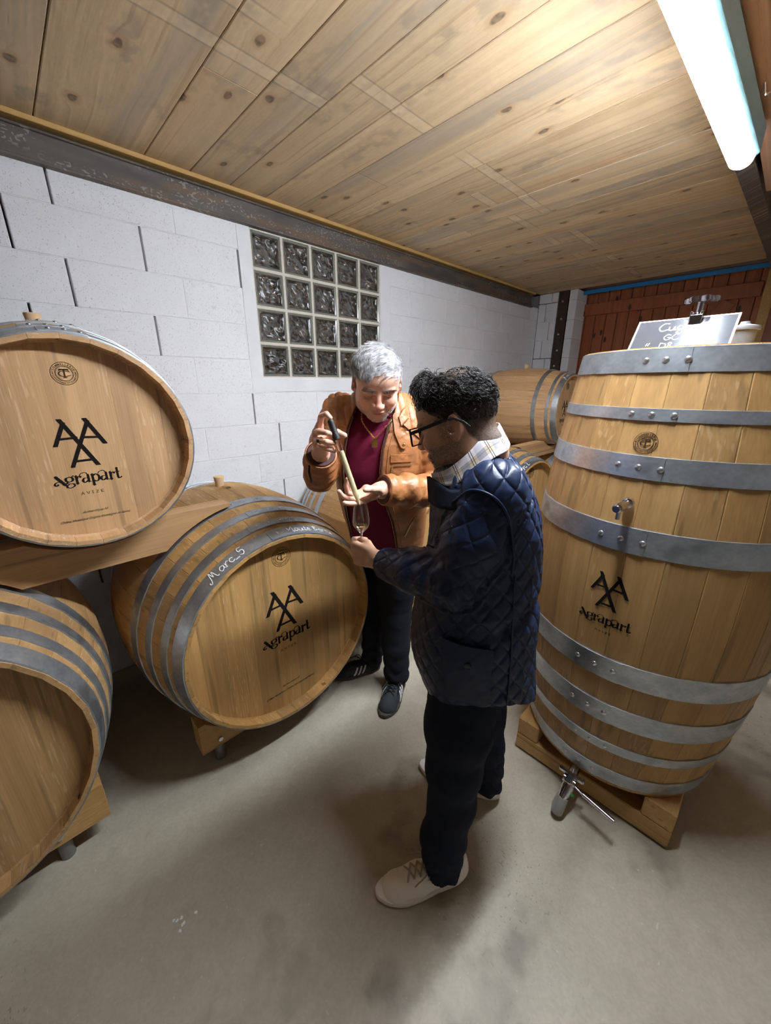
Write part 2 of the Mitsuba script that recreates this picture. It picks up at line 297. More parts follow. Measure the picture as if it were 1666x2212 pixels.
# steel beam, yellow lath and ceiling boards
bm = struct('trim_1', cat([box(-0.02, 0.004, YN, 4.60, 2.398, 2.498)]), 'beam_steel', label='rusty steel beam along the top of the white block wall')
put('flange', box(-0.05, 0.030, YN, 4.60, 2.386, 2.398, 0.002), 'beam_steel', bm)
put('flange', box(-0.05, 0.016, YN, 4.60, 2.498, 2.507, 0.002), 'beam_steel', bm)
scene['lath_wood'] = wood_mat(lambda p, n, uv: mix((0.42, 0.25, 0.085), (0.60, 0.39, 0.15), fbm(p.y * 2, p.z * 90, p.x * 90)))
struct('trim_2', box(-0.05, 0.020, YN, 4.66, 2.525, 2.5445, 0.002), 'lath_wood', label='yellow pine lath between steel beam and ceiling boards')
cl = struct('ceiling', box(-0.2, XR, YN, 5.3, ZC + 0.03, ZC + 0.10), 'raw_wall', label='ceiling of old grey and tan spruce boards with knots')
JY = [YN, -2.9, -2.6, -2.32, -2.02, -1.73, -1.45, -1.12, -0.80, -0.47, -0.22, 0.04, 0.339, 0.720, 0.917, 1.117, 1.317, 1.517, 1.728, 1.903, 2.118, 2.33, 2.535, 2.64, 2.86, 3.05, 3.235, 3.40, 3.57, 3.82, 4.02, 4.20, 4.40, 4.60, 4.83]
for a, b in zip(JY[:-1], JY[1:]):
    g = 0.0022 if rng.random() < .6 else 0.0012
    cuts = [0.0, 1.925] if rng.random() < .65 else [0.0, float(rng.uniform(0.5, 1.5)), 1.925]
    for x0, x1 in zip(cuts[:-1], cuts[1:]):
        put('board', box(x0 + .0006, x1 - .0006, a + g, b - g, ZC + 0.0012 * rng.random(), ZC + 0.028, 0.0022), 'ceiling_wood', cl, seed=float(rng.random()))
    put('board', box(2.075, XR, a + g, b - g, ZC, ZC + 0.028, 0.002), 'ceiling_wood', cl, seed=float(rng.random()))

# second steel beam, the board nailed beside it; it stands a little askew to the walls
def askew(m): return moved(moved(m, frame([-2.02, -1.6, 0], [1, 0, 0], [0, 1, 0], [0, 0, 1])), frame([2.02, 1.6, 0], [1, -.022, 0], [.022, 1, 0], [0, 0, 1]))
b2 = struct('trim_3', askew(box(1.962, 1.974, YN, 4.93, 2.40, ZC - 0.012)), 'beam_steel', label='second rusty steel beam above the strip lamp')
put('flange', askew(box(1.936, 2.000, YN, 4.93, 2.388, 2.401, 0.002)), 'beam_steel', b2)
put('flange', askew(box(1.925, 2.005, YN, 4.93, ZC - 0.012, ZC + 0.03)), 'beam_steel', b2)
scene['raw_wall'] = {'type': 'twosided', 'bsdf': {'type': 'diffuse', 'reflectance': rgb(.42, .40, .38)}}
scene['pink_wood'] = wood_mat(lambda p, n, uv: mix((0.27, 0.155, 0.10), (0.42, 0.27, 0.18), fbm(p.y * 2, p.z * 60, p.x * 60)), 0.65)
struct('trim_5', box(2.030, 2.068, YN, 2.75, 2.398, ZC + 0.02, 0.002), 'pink_wood', label='reddish board fixed along the right side of the second steel beam')

# back wall pillar with the bolted steel column
wb = struct('wall_back', cat([box(-0.1, 0.225, YB + .05, 5.3, 0, ZC), box(0.225, 0.345, YB + .06, 5.3, 0, ZC), box(0.345, 0.40, YB + .05, 5.3, 0, ZC)]), 'raw_concrete', label='narrow white block pillar at the far end of the cellar')
for r in range(14):
    z0, z1 = max(0.065 + r * 0.198 - 0.198, 0), min(0.065 + r * 0.198, ZC)
    if z1 <= z0: continue
    cut = 0.15 if r % 2 else 0.09
    for (x0, x1) in ((0.002, cut - .004), (cut + .004, 0.222)):
        put('block', box(x0, x1, YB + .002 * rng.random(), YB + .05, z0 + .0035, z1 - .0035, .003), 'block', wb, seed=float(rng.random()))
    put('block', box(0.348, 0.432, YB + .002 * rng.random(), 5.08, z0 + .0008, z1 - .0008, .003), 'plaster', wb)
put('mortar', cat([box(0, 0.222, YB + .0075, YB + .05, 0.065 + r * 0.198 - .004, 0.065 + r * 0.198 + .004) for r in range(0, 13) if r % 3]), 'plaster', wb)
sc = put('steel_column', box(0.232, 0.338, YB - .004, YB + .06, 0, ZC, .002), 'dark_steel', wb, label='dark brown steel column')
scene['dark_steel'] = {'type': 'twosided', 'bsdf': {'type': 'principled', 'base_color': mikit.proc(lambda p, n, uv: mix((0.030, 0.017, 0.014), (0.055, 0.033, 0.026), fbm(p.x * 20, p.z * 9))), 'roughness': 0.5, 'specular': 0.4}}
for k, z in enumerate((2.44, 2.26, 2.10, 1.93, 1.76)):
    put('bolt', moved(trimesh.creation.cylinder(0.011, 0.014, sections=6), frame([0.285 + (.006 if k % 2 else -.004), YB - .010, z], [1, 0, 0], [0, 0, 1], [0, -1, 0])), 'rivet_steel', sc)
# sliding door of red-brown boards
dr1 = struct('door_1', box(0.40, 3.2, 5.115, 5.14, 0.0, 2.66), 'red_wood', label='red-brown boarded sliding door at the far end')
DX = np.arange(0.33, 3.2, 0.112)
for x in DX: put('board', box(x + .002, x + .110, 5.085, 5.115, 0.02, 2.60, .004), 'red_wood', dr1, seed=float(rng.random()))
put('top_rail', box(0.40, 1.93, 5.05, 5.085, 2.30, 2.42, .003), 'red_wood', dr1, seed=.5)
put('bottom_rail', box(0.40, 1.93, 5.05, 5.085, 0.25, 0.37, .003), 'red_wood', dr1, seed=.6)
L = np.array([[0.62, 0.40], [1.72, 2.28]]); d = (L[1] - L[0]) / np.linalg.norm(L[1] - L[0]); nn = np.array([-d[1], d[0]]) * .055
mb = extrude(Polygon([L[0] + nn, L[0] - nn, L[1] - nn, L[1] + nn]), .03); v = mb.vertices.copy(); mb.vertices = np.c_[v[:, 0], 5.085 - v[:, 2], v[:, 1]]; mb.invert()
put('diagonal_brace', mb, 'red_wood', dr1, seed=.45)
put('edge_post', box(1.945, 2.02, 5.02, 5.085, 0.0, 2.50, .003), 'lath_wood', dr1)
struct('trim_6', box(0.43, 3.2, 4.96, 4.985, 2.507, 2.545, .003), 'blue_paint', label='bright blue steel door rail under the ceiling at the far end')
struct('wall_far', box(-0.2, XR + .1, 5.2, 5.3, 0, ZC + .1), 'plaster', label='wall behind the sliding door')
struct('wall_right', box(XR, XR + .1, YN - .1, 5.3, 0, ZC + .1), 'raw_wall', label='right wall, outside the frame')
struct('wall_near', box(-0.2, XR + .1, YN - .1, YN, 0, ZC + .1), 'raw_wall', label='wall behind the camera')

# ---------------------------------------------------------------- the strip lamp
lp = thing('strip_lamp', 'long glowing white strip lamp under the second steel beam', 'lamp')
lx, lz, la, lb = LAMP['x'], LAMP['z'], LAMP['y0'], LAMP['y1']
a = np.linspace(0, np.pi, 24); R0 = .035
def cap_tube(prof, y0, y1, r_end):
    """A bar of the outline PROF (x, z) from y0 to y1 with rounded ends."""
    P = []
    for y, s in ((y0, .55), (y0 + r_end * .3, .86), (y0 + r_end, 1), (y1 - r_end, 1), (y1 - r_end * .3, .86), (y1, .55)): P.append(np.c_[prof[:, 0] * s, np.full(len(prof), y), prof[:, 1] * s])
    P = np.array(P); n, m = P.shape[:2]; V = P.reshape(-1, 3); F = grid_faces(n, m, True)
    V = np.vstack([V, V[:m].mean(0), V[-m:].mean(0)]); i = np.arange(m); e = (n - 1) * m
    F = np.vstack([F, np.stack([np.full(m, len(V) - 2), (i + 1) % m, i], 1), np.stack([np.full(m, len(V) - 1), e + i, e + (i + 1) % m], 1)])
    t = trimesh.Trimesh(V, F, process=False)
    if t.volume < 0: t.invert()
    return t
SKEW = frame([lx, 1.3, 0], [1, -LAMP['skew'], 0], [LAMP['skew'], 1, 0], [0, 0, 1])     # lamp and beam stand a little askew to the walls
def skewed(m): return moved(moved(m, frame([-lx, -1.3, 0], [1, 0, 0], [0, 1, 0], [0, 0, 1])), SKEW)
diff = cap_tube(np.c_[R0 * np.cos(a), -.78 * R0 * np.sin(a)], la, lb, .03); diff.apply_translation([lx, 0, lz]); diff = skewed(diff)
put('diffuser', diff, 'lamp_plastic', lp, smooth=50, emitter={'type': 'area', 'radiance': rgb(*LAMP['radiance'])}, label='glowing white diffuser')
scene['lamp_plastic'] = {'type': 'diffuse', 'reflectance': rgb(0.8, 0.8, 0.8)}
put('housing', skewed(box(lx - .038, lx + .044, la + .004, lb - .004, lz + .001, lz + .088, .010)), 'lamp_housing', lp, label='teal grey housing')
put('hanger', skewed(box(lx - .006, lx + .018, la + .19, la + .21, lz + .08, 2.402, .002)), 'stainless', lp)
put('hanger', skewed(box(lx - .006, lx + .018, lb - .26, lb - .24, lz + .08, 2.402, .002)), 'stainless', lp)
put('cable_hook', tube(spline([(2.075, 1.74, 2.36), (2.085, 1.74, 2.33), (2.105, 1.75, 2.35), (2.100, 1.76, 2.40)]), .0025, 8), 'stainless', lp)

# ---------------------------------------------------------------- lettering, drawn by hand
def pen(pts, thick, thin, smooth=True, slant=0.0):
    """A broad-nib stroke: upright runs come out thick, level ones thin."""
    p = spline(pts, 7) if smooth and len(pts) > 2 else np.asarray(pts, float); out = []
    for a, b in zip(p[:-1], p[1:]):
        d = b - a; L = np.hypot(*d)
        if L < 1e-9: continue
        w = thin + (thick - thin) * abs(math.sin(math.atan2(d[1], d[0]) - slant)) ** 1.6
        out.append(LineString([a, b]).buffer(w / 2, quad_segs=3))
    return unary_union(out)
def dot(x, y, r): return Point(x, y).buffer(r, quad_segs=5)
def bar(a, b, w): return LineString([a, b]).buffer(w / 2, cap_style='flat')
TK, TN = 0.27, 0.06
GLYPH = {
 'A': (1.22, lambda: unary_union([pen([(.34, 1.16), (1.10, .03)], .34, .34, False), pen([(.72, .50), (.30, .46), (.04, .22), (.20, .02), (.42, .12)], TK * .8, TN), dot(.38, .16, .09), bar((.20, 1.14), (.46, 1.14), .07), bar((.86, .03), (1.26, .03), .07)])),
 'g': (0.98, lambda: unary_union([pen([(.46, 1), (.12, .84), (.10, .52), (.44, .36), (.78, .55), (.76, .86), (.46, 1)], TK, TN), pen([(.70, .95), (.88, 1.12)], .1, .08, False), dot(.92, 1.08, .08), pen([(.28, .40), (.12, .22), (.34, .12), (.74, .06), (.86, -.20), (.46, -.46), (.06, -.34), (.10, -.10), (.30, .02)], TK * .8, TN)])),
 'r': (0.80, lambda: unary_union([pen([(.24, 1), (.24, 0)], TK, TN, False), bar((.02, .03), (.48, .03), .06), bar((.04, .98), (.26, .98), .06), pen([(.34, .64), (.46, .92), (.66, .98)], .13, .07), dot(.68, .86, .14)])),
 'a': (1.02, lambda: unary_union([pen([(.74, 1.0), (.74, .10), (.98, .06)], TK, TN, False), pen([(.62, .62), (.26, .58), (.10, .26), (.30, .02), (.64, .24)], TK, TN), pen([(.76, 1.0), (.52, 1.34), (.06, 1.30), (-.16, 1.04)], .09, .07)])),
 'p': (1.06, lambda: unary_union([pen([(.22, 1), (.22, -.46)], TK, TN, False), bar((.0, -.44), (.46, -.44), .06), bar((.02, .98), (.24, .98), .06), pen([(.32, .80), (.58, 1.0), (.90, .76), (.90, .28), (.60, .0), (.32, .16)], TK, TN)])),
 't': (0.74, lambda: unary_union([pen([(.30, 1.46), (.30, .22), (.46, .03), (.70, .16)], TK, TN), bar((.02, .98), (.62, .98), .07)])),
}
def wordmark():
    x, parts = 0.0, []
    for ch in 'Agrapart':
        adv, fn = GLYPH[ch]; parts.append(affinity.translate(fn(), x, 0)); x += adv - .02
    g = unary_union(parts); return affinity.scale(affinity.translate(g, -x / 2, 0), .1655 / x, .1655 / x, origin=(0, 0)).simplify(1e-4)
def triple_a():
    st = [((-.0365, .0735), (.0300, -.0645), .0110), ((.0275, .0645), (-.0320, -.0640), .0100), ((-.0285, .0640), (-.0585, -.0010), .0100), ((.0215, .0735), (.0590, -.0020), .0112)]
    g = unary_union([bar(np.array(a) + (np.array(a) - b) * .03, np.array(b) + (np.array(b) - a) * .08, w) for a, b, w in st] + [bar((-.048, .0185), (-.004, .0205), .0062), bar((.004, .0205), (.049, .0180), .0062), bar((-.025, -.0475), (.023, -.0465), .0062)])
    g = g.union(Polygon([(-.0415, .0745), (-.0310, .0745), (-.0290, .0600)])).union(Polygon([(.0165, .0745), (.0270, .0745), (.0290, .060)]))
    clip = unary_union([sbox(-.08, -.0015, -.0055, .0745), sbox(-.0056, -.03, .0056, .0745), sbox(.0055, -.0030, .08, .0745), sbox(-.036, -.0650, .036, .0)])
    return g.intersection(clip)
def text2d(s, h, bold=False, shear=0.0):
    m = meshkit.text_mesh(s, h, 0.001, bold); v = m.vertices.copy(); v[:, 0] += shear * v[:, 1]; w = v[:, 0].max() + v[:, 0].min(); v[:, 0] -= w / 2; m.vertices = v; return m
def flatten(m, z):
    """Lettering mesh to a plate from z = 0 to z."""
    m = m.copy(); v = m.vertices.copy(); v[:, 2] = np.where(v[:, 2] > 5e-4, z, 0.0); m.vertices = v; return m
PR = 0.0006
def ring2d(r0, r1, seg=24): return Point(0, 0).buffer(r1, quad_segs=seg).difference(Point(0, 0).buffer(r0, quad_segs=seg))
def arc_text(s, r, h, a_mid, top=True, bold=False):
    """Letters standing on a circle of radius r about the origin, centred at angle a_mid."""
    ms, adv = [], []
    for ch in s:
        if ch == ' ': ms.append(None); adv.append(h * .45); continue
        m = meshkit.text_mesh(ch, h, .001, bold); v = m.vertices; w = v[:, 0].max() - v[:, 0].min(); m.vertices = v - [v[:, 0].min() + w / 2, 0, 0]; ms.append(m); adv.append(w + h * .28)
    tot, out, x = sum(adv), [], 0.0
    for m, w in zip(ms, adv):
        if m is not None:
            t = (x + w / 2 - tot / 2) / r; a = a_mid - t if top else a_mid + t; rot = a - math.pi / 2 if top else a + math.pi / 2
            out.append(moved(m, frame([r * math.cos(a), r * math.sin(a), 0], [math.cos(rot), math.sin(rot), 0], [-math.sin(rot), math.cos(rot), 0], [0, 0, 1])))
        x += w
    return flatten(cat(out), PR)
def badge():
    """Round cooper's stamp, 6.1 cm across: two rings, TC in the middle, words around."""
    rings = [extrude(ring2d(.0293, .0306), PR), extrude(ring2d(.0195, .0206), PR), extrude(ring2d(.0180, .0185), PR)]
    tc = unary_union([bar((-.010, .0105), (.010, .0105), .0035), bar((0, .0115), (0, -.0105), .0036), bar((-.0045, -.0105), (.0045, -.0105), .0022), bar((-.010, .0115), (-.010, .0070), .0018), bar((.010, .0115), (.010, .0070), .0018),
                      pen([(.0120, .0045), (.004, .0065), (-.0085, .005), (-.0125, -.0008), (-.0085, -.0062), (.003, -.0072), (.0130, -.0045)], .0034, .0016)])
    return cat(rings + [extrude(tc, PR), arc_text('TONNELLERIE', .0222, .0050, math.pi / 2, True, True), arc_text('DE CHAMPAGNE ET BOURGOGNE', .0272, .0040, -math.pi / 2, False),
                        extrude(unary_union([dot(-.0248, 0, .0012), dot(.0248, 0, .0012)]), PR)])
BADGE, LOGO, WORD, PLACE = badge(), extrude(triple_a(), PR), extrude(wordmark(), PR), flatten(text2d('A V I Z E', .0082), PR)
LINE1, LINE2 = flatten(text2d('Authentique M', .0066, False, .55), PR), flatten(text2d('Chêne Mosaïque Origine Montagne de Reims', .0066, False, .55), PR)
def fit_w(m, w):
    v = m.vertices; s = w / (v[:, 0].max() - v[:, 0].min()); m = m.copy(); m.vertices = np.c_[v[:, 0] * s, v[:, 1], v[:, 2]]; return m
PLACE, LINE1, LINE2 = fit_w(PLACE, .056), fit_w(LINE1, .066), fit_w(LINE2, .178)
def at2(m, x, y, s=1.0):
    m = m.copy(); v = m.vertices; m.vertices = np.c_[v[:, 0] * s + x, v[:, 1] * s + y, v[:, 2]]; return m
# chalk handwriting: one stroke a letter, in a box 1 high
HAND = {'M': (1.25, [[(-.25, .1), (-.3, -.05), (-.1, -.1), (.1, .3), (.3, 1.05), (.42, .35), (.62, .95), (.78, .1), (1.0, .05)]]), 'a': (.72, [[(.55, .5), (.25, .58), (.05, .3), (.2, .02), (.5, .2), (.58, .5), (.58, .15), (.72, .03)]]),
 'r': (.55, [[(.05, .5), (.1, .0)], [(.1, .3), (.3, .58), (.5, .5)]]), 'c': (.6, [[(.5, .48), (.2, .55), (.05, .25), (.25, .0), (.55, .1)]]), '5': (.7, [[(.55, 1.0), (.15, 1.0), (.1, .55), (.45, .6), (.58, .3), (.35, .0), (.05, .1)]]), '_': (.6, [[(.0, -.05), (.5, -.02)]]),
 '1': (.4, [[(.05, .75), (.22, 1.0), (.22, .0)]]), '2': (.65, [[(.05, .8), (.3, 1.0), (.5, .75), (.05, .0), (.6, .03)]]), '0': (.65, [[(.3, 1.0), (.05, .5), (.3, .0), (.55, .5), (.3, 1.0)]]), 'o': (.45, [[(.2, 1.0), (.05, .8), (.2, .65), (.35, .85), (.2, 1.0)]]),
 'H': (.95, [[(.05, .9), (.1, .3), (.4, .55), (.7, 1.0)], [(.75, .95), (.7, .0), (.9, .05)]]), 'u': (.7, [[(.05, .5), (.1, .05), (.4, .1), (.5, .5), (.55, .05), (.7, .05)]]), 't': (.5, [[(.25, .9), (.22, .05), (.45, .05)], [(.05, .55), (.45, .58)]]), 'e': (.6, [[(.1, .25), (.5, .35), (.35, .58), (.08, .35), (.25, .0), (.58, .12)]]),
 'b': (.6, [[(.1, 1.0), (.1, .0)], [(.1, .4), (.4, .5), (.45, .15), (.1, .0)]]), 'B': (.8, [[(.1, .95), (.1, .0)], [(.1, .95), (.5, .85), (.15, .5), (.65, .3), (.1, .0)]]), 'n': (.7, [[(.08, .5), (.1, .0)], [(.1, .3), (.35, .55), (.5, .3), (.52, .0), (.7, .05)]]), 's': (.55, [[(.45, .5), (.15, .5), (.4, .2), (.1, .0)]]),
 'C': (.9, [[(.8, .95), (.4, 1.0), (.05, .45), (.35, -.02), (.85, .15)]]), 'g': (.7, [[(.5, .5), (.15, .55), (.1, .15), (.5, .2), (.55, .5), (.5, -.4), (.1, -.35), (.3, .0), (.7, .15)]]), 'G': (.95, [[(.8, .85), (.4, 1.0), (.05, .45), (.4, .0), (.8, .2), (.8, .45), (.5, .42)]]), ' ': (.5, []), '"': (.5, [[(.1, 1.0), (.0, .6)], [(.35, 1.0), (.25, .6)]]), 'D': (.85, [[(.1, .95), (.1, .0), (.6, .15), (.7, .7), (.1, .95)]]), '8': (.65, [[(.5, .8), (.3, 1.0), (.1, .75), (.5, .3), (.3, .0), (.08, .3), (.5, .8)]])}
def hand(s, h, w=.085):
    x, out = 0.0, []
    for ch in s:
        adv, st = HAND[ch]
        for q in st: out.append(LineString(spline(np.array(q) + [x, 0], 5) if len(q) > 2 else np.array(q) + [x, 0]).buffer(w / 2, quad_segs=2))
        x += adv
    return affinity.scale(unary_union(out), h, h, origin=(0, 0)), x * h

# ---------------------------------------------------------------- barrels
def interp_profile(z, r): return lambda q: np.interp(q, z, r)
def bent(h, rb, rh): return lambda z: rb - (rb - rh) * (np.asarray(z) / h) ** 2
def stave_mesh(rf, h, n, gap=.0003, chime=.045, th=.030, nz=15):
    """One stave about the local z axis, centred on angle 0."""
    a = math.pi / n; zz = np.concatenate([[-h, -h + chime * .5, -h + chime, -h + chime + .004], np.linspace(-h + chime + .03, h - chime - .03, nz), [h - chime - .004, h - chime, h - chime * .5, h]])
    R = rf(zz); e = .0009; V = []
    for z, r in zip(zz, R):
        d = h - abs(z); t = .014 + (.026 - .014) * min(d / chime, 1) if d <= chime + 1e-9 else .0335
        r_in = r - t; b = a - gap / r; c = b - .0022 / r
        ro = r - (.0012 if d < 1e-9 else 0)
        for rr, aa in ((ro - e, -b), (ro, -c), (ro, c), (ro - e, b), (r_in, b), (r_in, -b)): V.append([rr * math.cos(aa), rr * math.sin(aa), z])
    V = np.array(V); F = grid_faces(len(zz), 6, True); k = (len(zz) - 1) * 6
    caps = [[0, 1, 2], [0, 2, 3], [0, 3, 4], [0, 4, 5]]
    F = np.vstack([F, np.array(caps)[:, ::-1], np.array(caps) + k])
    m = trimesh.Trimesh(V, F, process=False)
    if m.volume < 0: m.invert()
    return m
def hoop_mesh(rf, z0, z1, a_seam, lap=.35, n=72, t=.0017):
    """A flat steel band whose overlapping end makes a small step."""
    A = np.concatenate([np.linspace(0, 2 * np.pi, n), 2 * np.pi + np.linspace(.002, lap, 8)]); V = []
    for q in A:
        off = .0008 + (t + .0004 if q > 2 * np.pi else 0) + .0004 * q / (2 * np.pi); a = a_seam + q
        for z, o in ((z0, -.004), (z0, off), (z0 + .0008, off + t), (z1 - .0008, off + t), (z1, off), (z1, -.004)):
            r = float(rf(z)) + o; V.append([r * math.cos(a), r * math.sin(a), z])
    F = grid_faces(len(A), 6); k = (len(A) - 1) * 6; c = np.array([[0, 1, 2], [0, 2, 3], [0, 3, 4], [0, 4, 5]])
    m = trimesh.Trimesh(np.array(V), np.vstack([F, c, c[:, ::-1] + k]), process=False)
    return m
DOME = trimesh.creation.icosphere(subdivisions=2, radius=1.0)
def rivet_mesh(r): 
    m = DOME.copy(); m.vertices = m.vertices * [r, r, r * .62]; return m
SEAM = math.pi / 2 - .24
def barrel(name, label, M, h, rb, rh, ns, boards, hoops, s=1.0, group=None, prints=True, pale=0.0, tone=(0.0, 1.0), rivets=3, riv=.0055, bung='in', rim_year=False, chalk=(), seam=SEAM, scribble=True, back_detail=False, stains=()):
    """A barrel lying along its local z axis; its front head is at z = +h, up is local y."""
    k = thing(name, label, 'barrel', group); rf = bent(h, rb, rh)
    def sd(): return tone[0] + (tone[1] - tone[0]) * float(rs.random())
    rs = np.random.default_rng(int(M[0, 3] * 1000 + M[1, 3] * 7919 + M[2, 3] * 311) % 99991)
    st = stave_mesh(rf, h, ns)
    drill = manifold3d.Manifold.cylinder(.2, .0255, .0255, 36).transform(frame([0, rb - .1, 0], [1, 0, 0], [0, 0, -1], [0, 1, 0])[:3])
    for i in range(ns):
        sm_ = moved(st, trimesh.transformations.rotation_matrix(2 * math.pi * (i + .37) / ns, [0, 0, 1]))
        if bung == 'beside' and abs((i + .37) / ns - .25) < 1.3 / ns:      # the open bung hole is cut through the staves
            mm = (manifold3d.Manifold(manifold3d.Mesh(np.asarray(sm_.vertices, np.float32), np.asarray(sm_.faces, np.uint32))) - drill).to_mesh(); sm_ = trimesh.Trimesh(mm.vert_properties[:, :3], mm.tri_verts, process=False)
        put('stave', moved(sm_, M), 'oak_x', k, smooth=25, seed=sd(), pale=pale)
    ri = float(rf(h - .055)) - .0262; disc = Point(0, 0).buffer(ri, quad_segs=24)
    for zf, dirn in ((h - .050, 1), (-h + .050, -1)):
        if dirn < 0:
            put('rear_head', moved(extrude(disc, .02, -h + .050), M), 'oak_z', k, seed=.4); continue
        hd = put('head', moved(extrude(disc, .006, zf - .026), M), 'oak_z', k, seed=.3)
        for x0, x1 in zip(boards[:-1], boards[1:]):
            q = disc.intersection(sbox(x0 + .0001, -1, x1 - .0001, 1))
            if q.area > 1e-4: put('board', moved(extrude(q, .020, zf - .020 + .0004 * rs.random()), M), 'oak_z', hd, seed=sd(), pale=pale)
        if prints:
            def pr(nm, m, x, y, sc, mat='print_ink'): put(nm, moved(at2(m, x, y, sc), M @ frame([0, 0, zf + .0003], [1, 0, 0], [0, 1, 0], [0, 0, 1])), mat, hd)
            pr('cooper_stamp', BADGE, .004 * s, (.196 if s < 1.1 else .237) * s, s, 'brown_ink'); pr('triple_a_mark', LOGO, .001, (0 if s < 1.1 else .060) * s, s)
            pr('name_lettering', WORD, 0, (-.113 if s < 1.1 else -.047) * s, s); pr('place_lettering', PLACE, 0, (-.1485 if s < 1.1 else -.0815) * s, s, 'brown_ink')
            if scribble: pr('script_line', LINE1, -.004, (-.206 if s < 1.1 else -.2165) * s, s, 'brown_ink'); pr('script_line', LINE2, -.004, (-.227 if s < 1.1 else -.2375) * s, s, 'brown_ink')
    for sg in (1, -1):
        for i, (d0, d1) in enumerate(hoops):
            z0, z1 = sorted((sg * (h - d0), sg * (h - d1))); sm = seam + .05 * i * 0 + (.10 if i % 2 else .0)
            hp = put('hoop', moved(hoop_mesh(rf, z0, z1, sm), M), 'galvanised', k, smooth=30, seed=float(rs.random()))
            if sg > 0 or back_detail:
                for q in range(rivets):
                    a = sm + .05 + .11 * q; r = float(rf((z0 + z1) / 2)) + .0048
                    put('rivet', moved(rivet_mesh(riv), M @ frame([r * math.cos(a), r * math.sin(a), (z0 + z1) / 2], [0, 0, 1], [-math.sin(a), math.cos(a), 0], [math.cos(a), math.sin(a), 0])), 'rivet_steel', hp, smooth=True)
            if sg > 0:
                for j, txt, hh, a_c in chalk:
                    if j == i:
                        g, w = hand(txt, hh); m = extrude(g, .0003); m = m.subdivide_to_size(.012) if False else m; v = m.vertices
                        aa = a_c - (v[:, 0] - w / 2) / float(rf((z0 + z1) / 2)); zz = z1 - (z1 - z0) * .22 - (hh * .75 - v[:, 1]) if False else (z0 + z1) / 2 - (v[:, 1] - hh * .45)
                        rr = np.asarray(rf(zz)) + .0056 + v[:, 2]; m.vertices = np.c_[rr * np.cos(aa), rr * np.sin(aa), zz]; put('chalk_writing', moved(m, M), 'chalk', hp)
    if rim_year:
        m = text2d('2024', .0105, True); v = m.vertices; a = math.pi / 2 + .035 - v[:, 0] / .28; zz = h - .022 + v[:, 1] * .9; zz = h - .030 + v[:, 1]
        r = np.asarray(rf(zz)) - (.014 + (.026 - .014) * np.minimum((h - zz) / .045, 1)) - .0006 - np.where(v[:, 2] > 5e-4, .0004, 0); m.vertices = np.c_[r * np.cos(a), r * np.sin(a), zz]; put('year_lettering', moved(m, M), 'print_ink', k)
    for ang, size, mat_ in stains:      # spilt wine dried on the chime
        g = unary_union([Point(rs.normal() * size * .55, rs.normal() * .004).buffer(size * rs.uniform(.10, .32), quad_segs=4) for _ in range(9)] + [LineString([(0, 0), (size * rs.uniform(-1, 1), -.012)]).buffer(.0016) for _ in range(3)]).intersection(sbox(-.2, -.015, .2, .015))
        m = extrude(g, .0002); m = trimesh.Trimesh(*trimesh.remesh.subdivide_to_size(m.vertices, m.faces, .010)); v = m.vertices; zz = h - .0205 + v[:, 1]; a = ang + v[:, 0] / rh
        r = np.asarray(rf(zz)) - (.014 + .012 * np.minimum((h - zz) / .045, 1)) - .0005 - v[:, 2]; m.vertices = np.c_[r * np.cos(a), r * np.sin(a), zz]; put('wine_stain', moved(m, M), mat_, k)
    if bung:
        z = -.062 if bung == 'beside' else 0.0
        put('bung', moved(lathe([(0, 0), (.0175, 0), (.0235, .044), (.0215, .047), (0, .047)], 28), M @ frame([0, rb - .001 - (.002 if bung == 'beside' else .012), z], [0, 0, 1], [1, 0, 0], [0, 1, 0])), 'cork', k, smooth=40, label='pale wooden bung')
    return k
def along_x(xc, y, z): return frame([xc, y, z], [0, 1, 0], [0, 0, 1], [1, 0, 0])
BIG = dict(h=.515, rb=.520, rh=.421, ns=32, boards=[-.5, -.345, -.255, -.145, -.05, .043, .135, .183, .27, .5], hoops=[(.002, .055), (.080, .115), (.170, .207), (.270, .320)], s=1.36)
SML = dict(h=.465, rb=.360, rh=.297, ns=28, boards=[-.4, -.21, -.12, -.046, .036, .104, .156, .225, .4], hoops=[(.002, .048), (.068, .094), (.175, .212)])
barrel('oak_barrel', 'big oak barrel in the middle, chalk "Marc 5" on its hoop', along_x(.585, .660, .579), bung='beside', stains=((math.radians(-72), .028, 'stain_light'), (math.radians(-66), .016, 'stain_light')), chalk=((0, 'Marc_5', .034, math.pi / 2 + .52), (0, 'Haute Berru', .030, math.pi / 2 - .32), (1, '11o20', .024, math.pi / 2 - .17)), **BIG)
barrel('oak_barrel', 'big oak barrel cut off by the bottom left of the photo', along_x(.585, -.430, .590), prints=False, rivets=3, stains=((math.radians(-37), .034, 'stain_dark'), (math.radians(-31), .012, 'stain_dark')), pale=.25, tone=(-.2, .35), **BIG)  # browner wood; tones lowered further, putting the weak lamp light into the colour
barrel('oak_barrel', 'small oak barrel at top left with 2024 on its rim', along_x(.485, .141, 1.387), rim_year=True, riv=.0062, pale=.9, tone=(.25, .85), **SML)
barrel('oak_barrel', 'big oak barrel by the wall behind the man in the leather jacket', along_x(.585, 1.755, .579), **BIG)
barrel('oak_barrel', 'big oak barrel half hidden below the upper far barrel', along_x(.585, 2.83, .579), chalk=((0, 'Marc 2', .034, math.pi / 2 + .45),), **BIG)
barrel('oak_barrel', 'small oak barrel lying on the far upper rail before the pillar', along_x(.485, 3.690, 1.340), pale=.9, tone=(.6, 1.1), chalk=((0, 'Marc 8', .03, math.pi / 2 + .35),), **SML)
